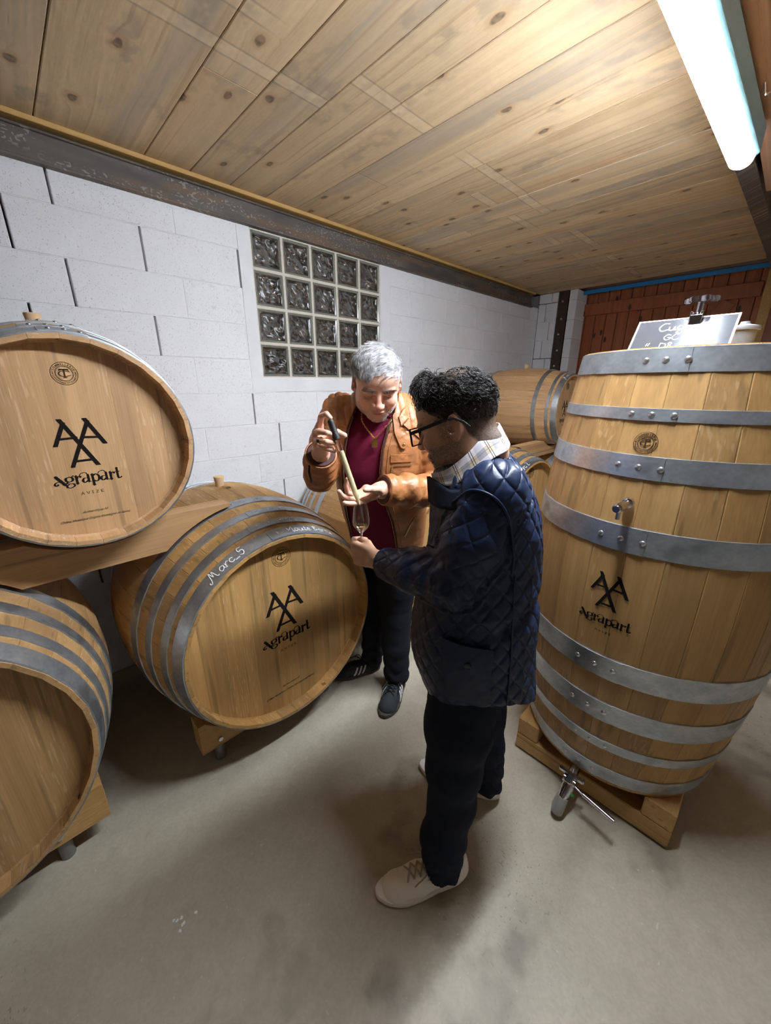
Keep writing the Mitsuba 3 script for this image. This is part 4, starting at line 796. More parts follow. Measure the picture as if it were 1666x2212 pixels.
def shoe(parent, toe, heel, width, cols, side, sole_h=.022, high=.085, seed=0):
    """A low sneaker from heel to toe on the floor: sole, upper, laces."""
    toe, heel = np.array([*toe, 0.0]), np.array([*heel, 0.0]); L = np.linalg.norm(toe - heel); f = (toe - heel) / L; l = np.array([-f[1], f[0], 0])
    def P(a, b, z): return heel + f * a * L + l * b * width + np.array([0, 0, z])
    outline = [(.0, .0, .33), (.12, .0, .385), (.35, .0, .36), (.55, .02, .42), (.74, .03, .465), (.90, .02, .40), (1.0, .01, .26)]
    A = np.array(outline)
    def ground(a): return np.interp(a, A[:, 0], A[:, 2]), np.interp(a, A[:, 0], A[:, 1])
    us = np.linspace(0, 2 * np.pi, 44, endpoint=False)
    def ring(scale, z, lift=0.0):
        out = []
        for t in us:
            a = .5 - .5 * math.cos(t); hw, cx_ = ground(a); s = 1 if math.sin(t) >= 0 else -1
            e = abs(math.sin(t)) ** .55; b = cx_ + s * hw * e; aa = a
            out.append(P(.5 + (aa - .5) * scale[0], cx_ + (b - cx_) * scale[1], z + lift * max(a - .82, 0) * 4))
        return out
    rows = [ring((.96, .92), .0), ring((1.0, 1.0), .004), ring((1.02, 1.05), sole_h * .6, .006), ring((1.01, 1.03), sole_h, .008), ring((.985, .96), sole_h + .001, .008)]
    V = np.array(rows).reshape(-1, 3); F = grid_faces(len(rows), len(us), True); V = np.vstack([V, V[:len(us)].mean(0), V[-len(us):].mean(0)]); i = np.arange(len(us)); e = (len(rows) - 1) * len(us)
    F = np.vstack([F, np.stack([np.full(len(us), len(V) - 2), (i + 1) % len(us), i], 1), np.stack([np.full(len(us), len(V) - 1), e + i, e + (i + 1) % len(us)], 1)])
    sole = trimesh.Trimesh(V, F, process=False)
    if sole.volume < 0: sole.invert()
    w = width
    up = union([s_cone(P(.10, 0, .050), P(.09, 0, high - .014), .30 * w, .255 * w), s_cone(P(.12, 0, sole_h + .016), P(.55, .02, sole_h + .012), .335 * w, .36 * w), s_cone(P(.55, .02, sole_h + .012), P(.78, .03, sole_h + .002), .375 * w, .345 * w),
                s_cone(P(.34, 0, high - .034), P(.62, .02, .046), .21 * w, .25 * w), s_ball(P(.80, .03, sole_h - .002), .345 * w), s_cone(P(.30, 0, high - .016), P(.36, 0, high - .016), .14 * w, .16 * w)], .020)
    cut = s_cone(P(.19, 0, high + .0), P(.19, 0, high + .06), .20 * w, .26 * w)
    def fu(Q): return np.maximum(np.maximum(carve(up, cut, .004)(Q), sole_h - .003 - Q[:, 2]), Q[:, 2] - high - .012)
    lo, hi = np.minimum(heel, toe) - .08, np.maximum(heel, toe) + .08; lo[2], hi[2] = 0, high + .05
    upper = smooth_mesh(nets(fu, lo, hi, .0034), 3)
    k = pput('shoe', upper, cols['upper'], parent, label=cols.get('label')); pput('sole', sole, cols['sole'], k, smooth=40)
    def top(a, b):
        zz = np.linspace(high + .01, sole_h, 120); q = P(a, b, 0)[None] + np.c_[zz * 0, zz * 0, zz]; d = fu(q); i = np.argmax(d < 0); return q[i] + [0, 0, .0015]
    ms = []
    for j, a in enumerate((.40, .47, .54, .61)):
        for s in (-1, 1):
            ms.append(tube(spline([top(a, s * .20 + .01), top(a + .035, 0.01) + [0, 0, .004], top(a + .07, -s * .20 + .01)], 5), .0028, 6))
    b0 = top(.38, .01) + [0, 0, .004]
    for s in (-1, 1):
        ms.append(tube(spline([b0, b0 + l * s * .022 + f * .012 + [0, 0, .016], b0 + l * s * .042 + f * .03, b0 + l * s * .012 + f * .01], 5), .0022, 6)); ms.append(tube(spline([b0, b0 + l * s * .03 + f * .03 + [0, 0, .004], b0 + l * s * .045 + f * .075 - [0, 0, .012]], 5), .0022, 6))
    pput('laces', cat(ms), cols['lace'], k)
    return k, P, top, fu
def cap(c, B, L, sdf_head, line, grow, flow, seed, h=.0032):
    """A close cap of hair over the skull above the hairline, combed into ridges."""
    el = s_ell(to_head(np.array([[-.012, 0, .040]]), c, B, L)[0], np.array(grow) * L, B)
    def f(P):
        q = local(P, c, B, L); return np.maximum(el(P), (line(q[:, 0]) + .004 - q[:, 2]) * float(np.mean(L)) * .8)
    m = smooth_mesh(nets(f, c - .15, c + .16, h), 3); q = local(np.asarray(m.vertices), c, B, L); n = normals(m)
    u = q @ unit(np.cross(flow, [0, 0, 1.0])) if False else q[:, 0] * flow[1] - q[:, 1] * flow[0] + .35 * q[:, 2]; along = q @ np.asarray(flow)
    r = meshkit.noise(np.c_[u * 190, along * 22, q[:, 2] * 30], seed) + .6 * meshkit.noise(np.c_[u * 420, along * 40, q[:, 2] * 60], seed + 1)
    tint = meshkit.noise(np.c_[u * 150 + 9, along * 18, q[:, 2] * 26], seed + 5) + .6 * meshkit.noise(np.c_[u * 380, along * 36 + 4, q[:, 2] * 50], seed + 6)     # grey and dark hairs mixed, apart from the relief
    m.vertices = m.vertices + n * ((r - .8) * .0052)[:, None]; return m, tint

# ---------------------------------------------------------------- the younger man: navy quilted jacket, glasses, white sneakers
scene['navy_nylon'] = {'type': 'twosided', 'bsdf': {'type': 'bumpmap', 'arbitrary': mikit.proc(lambda p, n, uv: fbm(p.x * 55, p.y * 55, p.z * 38, 3), 2e-3), 'scale': 0.0035,
                       'bsdf': {'type': 'principled', 'base_color': rgb(.012, .021, .054), 'roughness': .40, 'specular': .26}}}
scene['navy_cord'] = {'type': 'twosided', 'bsdf': {'type': 'principled', 'base_color': rgb(.010, .013, .024), 'roughness': .8, 'specular': .2}}
scene['navy_trouser'] = {'type': 'twosided', 'bsdf': {'type': 'bumpmap', 'arbitrary': mikit.proc(lambda p, n, uv: fbm(p.x * 22, p.y * 22, p.z * 14, 3), 3e-3), 'scale': 0.012,
                         'bsdf': {'type': 'principled', 'base_color': rgb(.009, .013, .026), 'roughness': .8, 'specular': .15}}}
scene['black_plastic'] = {'type': 'twosided', 'bsdf': {'type': 'principled', 'base_color': rgb(.010, .010, .012), 'roughness': .3, 'specular': .5}}
scene['lens'] = {'type': 'thindielectric', 'int_ior': 1.5}
scene['white_leather'] = {'type': 'twosided', 'bsdf': {'type': 'bumpmap', 'arbitrary': mikit.proc(lambda p, n, uv: fbm(p.x * 150, p.y * 150, p.z * 150, 2), 1e-3), 'scale': 0.0015, 'bsdf': {'type': 'principled', 'base_color': rgb(.78, .73, .66), 'roughness': .55, 'specular': .3}}}
scene['white_rubber'] = {'type': 'twosided', 'bsdf': {'type': 'principled', 'base_color': rgb(.76, .72, .68), 'roughness': .6, 'specular': .25}}
scene['grey_lace'] = {'type': 'twosided', 'bsdf': {'type': 'diffuse', 'reflectance': rgb(.38, .34, .28)}}
scene['grey_sock'] = {'type': 'twosided', 'bsdf': {'type': 'diffuse', 'reflectance': rgb(.30, .29, .27)}}
p2 = thing('person', 'man in navy quilted jacket and glasses, holding up the wine glass', 'person')
yw, pt = math.radians(27), math.radians(19)
h2f = np.array([-math.cos(yw) * math.cos(pt), math.sin(yw) * math.cos(pt), -math.sin(pt)]); HB2 = basis(h2f, [0, 0, 1]); HC2, HL2 = np.array([.178, .957, 1.463]), np.array([.955, .955, .955])
hd2, HW2 = head_sdf(HC2, HB2, HL2)
neck2 = s_chain([HW2(-.028, 0, -.03), HW2(-.040, 0, -.09), (.245, .972, 1.335), (.262, .975, 1.20)], [.060, .060, .070, .11], .02)
HD2W = np.array([-.030, 1.062, 1.044])
hs2, tips2, th2, ax2 = hand_sdf(HD2W, (-.80, .60, .02), (.58, .80, -.12), 1, [(.75, 1.15, .7), (.95, 1.2, .7), (1.05, 1.2, .7), (1.1, 1.2, .7)], spread=(.04, 0, -.03, -.06), thumb=[(.022, .022, .006), (.050, .038, .016), (.078, .040, .026), (.100, .034, .034)], L=.95)
SH2L, EL2, WR2 = np.array([.245, .835, 1.315]), np.array([.178, .850, 1.090]), HD2W + np.array([.035, -.028, -.002])
arm2 = s_chain([SH2L, EL2, WR2, HD2W], [.050, .042, .029, .026], .01)
core2 = s_chain([(.262, .975, 1.25), (.27, .975, 1.0), (.275, .975, .86)], [.11, .12, .12], .03)
legc2 = union([s_chain([(.24, .90, .86), (.205, .845, .47), (.185, .80, .09)], [.075, .05, .035]), s_chain([(.30, 1.05, .86), (.36, 1.07, .47), (.405, 1.085, .09)], [.075, .05, .035])], .02)
sdf_head2 = lambda P: smin(hd2(P), neck2(P), .022)
body2 = cat([nets(sdf_head2, HC2 - [.16, .15, .17], HC2 + [.15, .14, .16], .0021),
             nets(lambda P: smin(hs2(P), arm2(P), .012), HD2W - [.14, .06, .07], HD2W + [.05, .14, .08], .0021),
             nets(union([neck2, core2, arm2, legc2], .02), [.0, .7, .06], [.52, 1.25, 1.32], .012)])
HAIR2 = lambda f: np.interp(f, [-.115, -.085, -.060, -.040, -.026, -.004, .022, .048, .070, .095], [-.075, -.070, -.060, -.030, .026, .020, .030, .052, .088, .100])
def extra2(col, v, q):
    inh = bump01(q[:, 2] - HAIR2(q[:, 0]), -.010, .006) * (_n(q) < .19) * (q[:, 2] > -.09)
    thin = np.clip(1.25 * gauss(q, (-.030, .0, .125), (.048, .050, .05)), 0, 1)
    return blend(col, (.020, .015, .013), inh * (1 - .62 * thin) * (.75 + .25 * meshkit.noise(v * 500, 3)))
c2 = skin_color(body2, HC2, HB2, HL2, (.48, .275, .175), (.52, .22, .155), (.060, .050, .045), (.02, .015, .013), .55, extra2)
pput('body', body2, 'skin', p2, color=c2)
# hair: a cap of short locks, a loose curly forelock, thin on the crown
rs2 = np.random.default_rng(21)
def cranium(n_, rs, sx=(.096, .076, .086), c0=(-.012, 0, .040)):
    q = rs.normal(size=(n_, 3)); q /= _n(q)[:, None]; return np.array(c0) + q * np.array(sx), unit_rows(q / np.array(sx))
def unit_rows(q): return q / (np.linalg.norm(q, axis=1, keepdims=True) + 1e-12)
def to_head(q, c, B, L): return np.asarray(c) + (q * L) @ B.T
def curls(roots, nrm, rs, length, amp, turns, flow, r0, c, B, L, lift=.55, n=11, rnd=.45):
    k = len(roots); t = np.linspace(0, 1, n)[None, :, None]; ln = (length * (.6 + .8 * rs.random(k)))[:, None, None]
    co = np.stack([meshkit.noise(roots * 48 + 17 * i, 40 + i) - .5 for i in range(4)], 1)     # neighbours share their bend: locks
    fl = unit_rows(flow + rnd * (3.2 * co[:, :3] + .35 * rs.normal(size=(k, 3)))); fl = unit_rows(fl - nrm * (fl * nrm).sum(1, keepdims=True)); b = np.cross(nrm, fl); ph = (co[:, 3] * 14 + rs.random(k) * 1.3)[:, None, None]
    w = 2 * np.pi * turns * t + ph
    P = roots[:, None] + nrm[:, None] * (.001 + lift * ln * t * (1 - .62 * t)) + fl[:, None] * ln * t * .85 + amp * np.minimum(t * 3, 1) * (np.cos(w) * b[:, None] + np.sin(w) * nrm[:, None] * .7 + .0)
    return strands(roots, np.stack([to_head(p, c, B, L) for p in P]), r0, r0 * .35)
R, N = cranium(16000, rs2); thin = np.exp(-(((R - [-.030, 0, .125]) / [.046, .052, .05]) ** 2).sum(1))
keep = (R[:, 2] > HAIR2(R[:, 0]) + .002) & (rs2.random(len(R)) > 1.0 * thin); R, N = R[keep], N[keep]
low = R[:, 2] < .035; 
flow_top = np.tile([.35, .3, .15], (len(R), 1)); flow_low = np.tile([-.5, 0, -.8], (len(R), 1))
h_a = curls(R[low], N[low], rs2, .011, .0012, .8, flow_low[low], .0011, HC2, HB2, HL2, .35, 6)
top = ~low & (R[:, 0] < .045); h_b = curls(R[top][:3400], N[top][:3400], rs2, .026, .0038, 1.2, flow_top[top][:3400], .0009, HC2, HB2, HL2, .34)
frm = ~low & (R[:, 0] >= .030); h_c = curls(R[frm][:900], N[frm][:900], rs2, .036, .0055, 1.4, np.tile([.40, .25, .75], (frm.sum(), 1))[:900], .0011, HC2, HB2, HL2, .50, 13, .3)
def forelock():
    k = 900; a = rs2.random(k) * 2 - 1; x_ = .030 + .030 * rs2.random(k); rt = np.c_[x_, a * .052, .040 + .086 * np.sqrt(np.maximum(1 - ((x_ + .012) / .096) ** 2 - (a * .052 / .076) ** 2, .05))]; return curls(rt, unit_rows(rt - [-.01, 0, .03]), rs2, .050, .0080, 1.7, np.tile([.0, .9, .15], (k, 1)), .0009, HC2, HB2, HL2, 1.0, 14, .3)
cap2, cr2 = cap(HC2, HB2, HL2, hd2, HAIR2, (.0990, .0790, .0905), (.6, .4, .2), 8)
hair2 = cat([h_a, h_b, h_c, forelock()]); hv = np.asarray(hair2.vertices); hq = local(hv, HC2, HB2, HL2)
grey = np.clip(.85 * bump01(hq[:, 2], .045, -.05) * bump01(hq[:, 0], -.03, -.07) + .10, 0, 1) * (meshkit.noise(hv * 300, 4) > .50)
hc = blend(np.tile([.016, .013, .012], (len(hv), 1)), (.24, .22, .21), grey * .8)
cq = local(np.asarray(cap2.vertices), HC2, HB2, HL2); th_ = np.clip(1.15 * gauss(cq, (-.035, .0, .125), (.040, .042, .05)) * (.4 + .8 * cr2 / 1.2), 0, 1); hcap = blend(blend(np.tile([.013, .011, .010], (len(cq), 1)), (.16, .145, .135), np.clip(bump01(cq[:, 2], .04, -.05) * bump01(cq[:, 0], -.03, -.07) * (cr2 - .5) * 1.5, 0, 1)), (.30, .19, .13), th_ * .75)
hair2 = cat([cap2, hair2]); hc = np.vstack([hcap, hc])
pput('hair', hair2, 'hair_paint', p2, color=hc, label='black curly hair, thin on the crown')
# stubble beard: short hairs on jaw and chin
def beard(c, B, L, sdf, n_, rs, zone, col_a, col_b, frac, ln=.006):
    q = np.c_[rs.uniform(-.02, .11, n_), rs.uniform(-.085, .085, n_), rs.uniform(-.135, -.015, n_)]; w = to_head(q, c, B, L)
    for _ in range(7):
        d = sdf(w); e = 1e-3; g = np.stack([sdf(w + np.eye(3)[i] * e) - d for i in range(3)], 1) / e; w = w - g * d[:, None] * .9
    d = sdf(w); g = unit_rows(np.stack([sdf(w + np.eye(3)[i] * 1e-3) - d for i in range(3)], 1)); q = local(w, c, B, L); ok = (np.abs(d) < 8e-4) & zone(q); w, g = w[ok], g[ok]
    fl = unit_rows((B @ np.array([.35, 0, -.9]))[None] + .4 * rs.normal(size=w.shape)); t = np.linspace(0, 1, 4)[None, :, None]; l2 = (ln * (.5 + rs.random(len(w))))[:, None, None]
    m = strands(w, w[:, None] - g[:, None] * 4e-4 + g[:, None] * l2 * t * .55 + fl[:, None] * l2 * t * .6, .00042, .0002, 3); v = np.asarray(m.vertices)
    pick = np.repeat(rs.random(len(w)) < frac, 12); return m, np.where(pick[:, None], col_b, col_a)
zone2 = lambda q: (q[:, 2] < -.040 + .35 * np.maximum(.02 - q[:, 0], 0)) & (q[:, 0] > -.012) & ~((np.abs(q[:, 1]) < .021) & (np.abs(q[:, 2] + .067) < .010) & (q[:, 0] > .08)) & ~((np.abs(q[:, 1]) < .055) & (q[:, 2] > -.052) & (q[:, 0] > .03))
bm2, bc2 = beard(HC2, HB2, HL2, hd2, 5200, rs2, zone2, (.022, .018, .016), (.26, .25, .24), .30, .0034)
pput('beard', bm2, 'hair_paint', p2, color=bc2, label='short dark stubble beard')
# glasses
def H2(f, l, u): return HW2(f, l, u)
gl = pput('glasses', cat([moved(extrude(affinity.translate(sbox(-.026, -.018, .026, .018).buffer(.004), s * .033, 0).difference(affinity.translate(sbox(-.0245, -.0165, .0245, .0165).buffer(.003), s * .033, 0)), .0040), frame(H2(.106, 0, -.001), HB2 @ [0, 1, 0], HB2 @ [-.12, 0, .993], HB2 @ [.993, 0, .12])) for s in (1, -1)] +
          [tube([H2(.109, -.006, .008), H2(.111, 0, .010), H2(.109, .006, .008)], .0020, 8)] +
          [moved(trimesh.convex.convex_hull(np.array([[f, s * (y + e), u + g] for f, y, u in ((.108, .0635, .010), (.106, .0680, .010), (.010, .0810, .016)) for e in (-.0013, .0013) for g in (-.0042, .0042)])), frame(HC2, HB2[:, 0] * HL2, HB2[:, 1] * HL2, HB2[:, 2] * HL2)) for s in (1, -1)] +
          [tube([H2(.012, s * .081, .016), H2(-.020, s * .085, .014), H2(-.040, s * .084, .000), H2(-.052, s * .081, -.016)], [.0030, .0030, .0034, .0028], 8) for s in (1, -1)]), 'black_plastic', p2, smooth=30, label='black framed glasses')
for s in (1, -1):
    ln = affinity.translate(sbox(-.0245, -.0165, .0245, .0165).buffer(.003), s * .033, 0); pput('lens', moved(extrude(ln, .0003, .0018), frame(H2(.106, 0, -.001), HB2 @ [0, 1, 0], HB2 @ [-.12, 0, .993], HB2 @ [.993, 0, .12])), 'lens', gl, smooth=False)
# quilted jacket
J2 = [(.560, .302, .975, .160, .190), (.63, .297, .975, .162, .193), (.70, .282, .975, .172, .197), (.79, .262, .975, .180, .200), (.90, .257, .972, .176, .198), (1.01, .261, .972, .164, .192), (1.10, .268, .972, .150, .188), (1.20, .265, .972, .142, .190), (1.275, .252, .970, .132, .182), (1.335, .245, .968, .116, .150), (1.375, .236, .966, .092, .104), (1.40, .232, .966, .074, .082)]
loft2 = s_loft(J2, 2.25)
slv2 = s_chain([SH2L + [.006, .018, .0], (EL2 + SH2L) / 2 + [.0, -.006, .0], EL2, (EL2 * .45 + WR2 * .55), WR2], [.082, .076, .070, .062, .050], .02)
slv2r = s_chain([(.255, 1.115, 1.31), (.27, 1.165, 1.06), (.16, 1.145, .90)], [.078, .068, .056], .02)
cuff2 = unit(WR2 - EL2)
def sd_slv2(P): return np.maximum(slv2(P), (P - WR2 - cuff2 * .012) @ cuff2)
def sd_trunk2(P): return np.maximum(loft2(P), (.628 + .62 * np.abs(P[:, 1] - .975) - .10 * np.clip(P[:, 0] - .36, 0, 1)) - P[:, 2])
def sd_jacket2(P): return smin(smin(sd_trunk2(P), sd_slv2(P), .022), slv2r(P), .03)
jk = smooth_mesh(nets(sd_jacket2, [-.06, .70, .52], [.50, 1.28, 1.43], .0037), 2)
def quilt(v, n):
    a, b = sd_trunk2(v), sd_slv2(v); on_slv = b < a
    th = np.arctan2(v[:, 1] - .972, v[:, 0] - .27); u1 = th * .185; w1 = v[:, 2] + .03 * np.sin(th * 2 + 1)
    ab = EL2 - SH2L; t1 = ((v - SH2L) @ unit(ab)); fo = WR2 - EL2; t2 = ((v - EL2) @ unit(fo)); isf = t2 > .02; on_slv = on_slv & ((t1 > .025) | isf)
    tt = np.where(isf, t2 + np.linalg.norm(ab), t1); e1 = np.where(isf[:, None], np.cross(unit(fo), [0, 0, 1]), np.cross(unit(ab), [1, 0, 0])); mid = np.where(isf[:, None], EL2, SH2L); rad = v - mid
    ax = np.where(isf[:, None], unit(fo), unit(ab)); e2 = np.cross(ax, e1); ph = np.arctan2((rad * e2).sum(1), (rad * e1).sum(1)) * .068
    U, Wc = np.where(on_slv, ph, u1), np.where(on_slv, tt, w1); S = .064
    A, Bq = (U * 1.25 + Wc) / S / 1.0, (U * 1.25 - Wc) / S / 1.0
    da, db = np.abs(A - np.round(A)), np.abs(Bq - np.round(Bq)); dd = np.minimum(da, db) * S * .7
    amp = np.where(on_slv, .0016, .0036) * (.5 + .5 * bump01(v[:, 0], .20, .34)); puff = amp * (1 - np.exp(-(dd / .0055))) - amp
    seam = np.abs(a - b) < .0055; puff = puff - .0035 * seam * (np.abs(a) < .03)
    piping = np.exp(-((np.abs(a - b) - .011) / .004) ** 2) * (np.abs(a) < .05) * .0025
    vert = np.exp(-((th - (-1.02) - .10 * np.sin(v[:, 2] * 5)) / .022) ** 2) * ~on_slv * (v[:, 2] < 1.12); puff = puff + .0030 * vert
    fold = .010 * (meshkit.fbm(np.c_[U * 12, Wc * 22, U * 0 + 3] + v * 4, 3, 7) - .5) * (1.1 - .2 * on_slv)
    crease = .012 * np.exp(-((v[:, 2] - .985 - .35 * (v[:, 0] - .3)) / .018) ** 2) * ~on_slv * -1 * bump01(v[:, 0], .22, .36)
    quilt.uv = np.c_[A, Bq]
    ring = on_slv * .0045 * np.sin(tt * 95 + 3 * np.sin(ph * 40)) * np.exp(-((tt - .24) / .11) ** 2)
    return puff + piping + fold + crease + ring
jk = push(jk, quilt); jm2 = moved(jk, ROOM); kj = key('jacket', p2); jv, jf, juv = np.asarray(jm2.vertices), np.array(jm2.faces), quilt.uv; jn = normals(jm2)
wide = np.abs(juv[jf] - juv[np.roll(jf, 1, axis=1)]).max((1, 2)) > .8; extra = jf[wide].ravel()      # triangles across a pattern break lie unstitched
jf[wide] = len(jv) + np.arange(len(extra)).reshape(-1, 3); jv, jn, juv = np.vstack([jv, jv[extra]]), np.vstack([jn, jn[extra]]), np.vstack([juv, np.full((len(extra), 2), .5)])
scene[kj] = {'type': 'ply', 'filename': meshkit.write_ply((jv, jf), False, juv, None, normals=jn), 'face_normals': False, 'bsdf': ref('navy_quilt')}; labels[kj] = dict( label='navy diamond-quilted nylon jacket')
def stitched(p, n, uv):
    a, b = mi.Float(uv.x), mi.Float(uv.y); d = dr.minimum(dr.abs(a - dr.round(a)), dr.abs(b - dr.round(b)))
    return 1 - dr.exp(-d / 0.075) + 0.55 * fbm(p.x * 55, p.y * 55, p.z * 38, 3)
scene['navy_quilt'] = {'type': 'twosided', 'bsdf': {'type': 'bumpmap', 'arbitrary': mikit.proc(stitched, 1.2e-3), 'scale': 0.0022,
                       'bsdf': {'type': 'principled', 'base_color': rgb(.012, .021, .054), 'roughness': .40, 'specular': .26}}}
jkk = 'person__jacket'
# patch pocket with a flap button on the near front side
def wrapz(poly, off, sdf=sd_jacket2):
    """A flat pattern (s, z) laid on the near side of the jacket."""
    m = extrude(poly, .004); m = trimesh.Trimesh(*trimesh.remesh.subdivide_to_size(m.vertices, m.faces, .012)); v = np.asarray(m.vertices); d = np.full(len(v), .70); 
    for _ in range(60):
        q = np.c_[v[:, 0], d, v[:, 1]]; d = d + np.clip(sdf(q), -.01, .02) * .8
    m.vertices = np.c_[v[:, 0], d + .0006 - v[:, 2] - off, v[:, 1]]; m.fix_normals(); return m
pput('pocket', wrapz(Polygon([(.150, .935), (.255, .930), (.262, .775), (.160, .785)]).buffer(.006), .003, sd_trunk2), 'navy_nylon', jkk)
pput('pocket_flap', wrapz(Polygon([(.146, .945), (.258, .938), (.258, .898), (.205, .875), (.150, .900)]).buffer(.005), .007, sd_trunk2), 'navy_nylon', jkk)
pb = wrapz(Point(.203, .894).buffer(.008), .011, sd_trunk2); pput('button', pb, 'black_plastic', jkk)
def seam_line(pts, r, nm='seam'):
    q = spline(pts, 8); d = np.full(len(q), .66)
    for _ in range(80): d = d + np.clip(sd_jacket2(np.c_[q[:, 0], d, q[:, 1]]), -.01, .02) * .8
    pput(nm, tube(np.c_[q[:, 0], d - .001, q[:, 1]], r, 8), 'navy_nylon', jkk)
seam_line([(.155, 1.300), (.188, 1.335), (.226, 1.330), (.256, 1.298), (.277, 1.245), (.290, 1.185), (.292, 1.14)], .0034, 'armhole_piping')
seam_line([(.300, 1.13), (.306, 1.03), (.312, .92), (.316, .83), (.318, .765)], .0026, 'side_seam')
# shirt collar standing round the neck, plaid; dark cord collar of the jacket below it
def ribbon(tops, bots, th, n=60, closed=False):
    a, b = spline(tops, 14), spline(bots, 14); k = 7; rows = [a * (1 - t) + b * t for t in np.linspace(0, 1, k)]; V = np.stack(rows, 1); cen = V.reshape(-1, 3).mean(0)
    tng = np.gradient(V, axis=0); acr = np.gradient(V, axis=1); nn = np.cross(tng, acr); nn /= np.linalg.norm(nn, axis=2, keepdims=True) + 1e-9
    if ((V - cen) * nn).sum() < 0: nn = -nn
    O = (V + nn * th / 2).reshape(-1, 3); I = (V - nn * th / 2).reshape(-1, 3); m_ = len(a); f1 = grid_faces(m_, k); f2 = grid_faces(m_, k, flip=True) + m_ * k
    rg = [i * k for i in range(m_)] + [(m_ - 1) * k + j for j in range(1, k)] + [i * k + k - 1 for i in range(m_ - 2, -1, -1)] + [j for j in range(k - 2, 0, -1)]; s = []
    for q in range(len(rg)): x, y = rg[q], rg[(q + 1) % len(rg)]; s += [[x, y, y + m_ * k], [x, y + m_ * k, x + m_ * k]]
    m = trimesh.Trimesh(np.vstack([O, I]), np.vstack([f1, f2, s]), process=False)
    if ((O - cen) * normals(m)[:len(O)]).sum() < 0: m.invert()
    L_ = np.concatenate([[0], np.cumsum(np.linalg.norm(np.diff(a, axis=0), axis=1))]); uv = np.stack([np.repeat(L_[:, None], k, 1), np.repeat(np.linspace(0, 1, k)[None], m_, 0)], -1).reshape(-1, 2)
    return m, np.vstack([uv, uv])
def plaid(p, n, uv):
    u, v = mi.Float(uv.x) / .046, mi.Float(uv.y) * .062 / .046
    fu, fv = u - dr.floor(u), v - dr.floor(v)
    a = dr.select(fu < .5, 1.0, 0.0); b = dr.select(fv < .5, 1.0, 0.0)
    c = mix((.42, .36, .27), (.56, .53, .55), b); c = mix(c, mi.Color3f(.20, .21, .27), a * (1 - b) * .75); c = mix(c, mi.Color3f(.40, .37, .42), a * b * .6)
    for q in (.68, .80): c = mix(c, mi.Color3f(.05, .04, .045), dr.select(dr.abs(fu - q) < .022, .85, 0.0))
    for q in (.72,): c = mix(c, mi.Color3f(.10, .09, .09), dr.select(dr.abs(fv - q) < .02, .6, 0.0))
    return c
scene['plaid'] = {'type': 'twosided', 'bsdf': {'type': 'principled', 'base_color': mikit.proc(plaid), 'roughness': .8, 'specular': .2}}
ct = [(.116, .935, 1.342), (.146, .890, 1.362), (.186, .872, 1.400), (.222, .880, 1.438), (.262, .912, 1.457), (.281, .970, 1.463), (.264, 1.034, 1.452), (.225, 1.060, 1.420), (.160, 1.030, 1.378)]
cb = [(.118, .905, 1.322), (.158, .858, 1.332), (.200, .842, 1.366), (.244, .846, 1.398), (.284, .880, 1.412), (.308, .970, 1.420), (.285, 1.055, 1.412), (.23, 1.09, 1.37), (.150, 1.05, 1.335)]
cm, cuv = ribbon(ct, cb, .004); kk = key('shirt_collar', p2); scene[kk] = mikit.ply((np.asarray(moved(cm, ROOM).vertices), cm.faces), 'plaid', True, uv=cuv); labels[kk] = {'label': 'plaid shirt collar, beige, white and grey'}
cm, _ = ribbon([(.108, .935, 1.335), (.126, .885, 1.332), (.156, .850, 1.322), (.198, .828, 1.336), (.236, .830, 1.360)], [(.112, .915, 1.275), (.126, .862, 1.276), (.152, .832, 1.280), (.190, .806, 1.302), (.232, .806, 1.335)], .009); pput('collar', cm, 'navy_cord', jkk)
for z in (1.245, 1.205): pput('snap_button', moved(rivet_mesh(.006), frame([.150, .806 + .0 * z, z], [1, 0, 0], [0, 0, 1], [0, -1, 0])), 'black_plastic', jkk)
# trousers
tr2n = s_chain([(.235, .895, .76), (.215, .860, .60), (.205, .838, .46), (.205, .825, .34), (.182, .806, .20), (.184, .797, .085)], [.105, .098, .080, .070, .066, .062], .02)
tr2f = s_chain([(.315, 1.055, .76), (.335, 1.065, .58), (.352, 1.07, .44), (.372, 1.078, .28), (.392, 1.084, .16), (.398, 1.085, .075)], [.105, .094, .078, .070, .062, .060], .02)
def sd_tr2(P): return np.maximum(np.maximum(smin(tr2n(P), tr2f(P), .025), s_loft([(.5, .27, .97, .3, .4), (.82, .27, .97, .16, .19)])(P) * 0 + -1), np.where(P[:, 1] < .95, .092 + .10 * np.clip(P[:, 0] - .17, -.05, .05) * 0, .052) - P[:, 2])
def fold2(v, n): return .010 * (meshkit.fbm(np.c_[v[:, 0] * 8 + v[:, 2] * 4, v[:, 1] * 8, v[:, 2] * 15], 3, 11) - .5) + .004 * np.sin(v[:, 2] * 75 + 5 * np.sin(v[:, 0] * 30)) * bump01(v[:, 2], .30, .12)
tr = push(smooth_mesh(nets(sd_tr2, [.06, .68, .03], [.50, 1.20, .86], .0058), 2), fold2); pput('trousers', tr, 'navy_trouser', p2, label='dark navy trousers')
# shoes
COL2 = dict(upper='white_leather', sole='white_rubber', lace='grey_lace', label='off-white leather sneaker')
sk1, P1, top1, fu1 = shoe(p2, (-.030, .762), (.268, .828), .112, COL2, 1)
sk2, P2_, top2, fu2 = shoe(p2, (.150, 1.197), (.452, 1.070), .112, COL2, -1)
for kx, Pq in ((sk1, P1), (sk2, P2_)):
    pput('sock', s2 := tube([Pq(.22, 0, .05), Pq(.225, 0, .10), Pq(.23, 0, .14)], [.036, .035, .034], 20), 'grey_sock', kx)
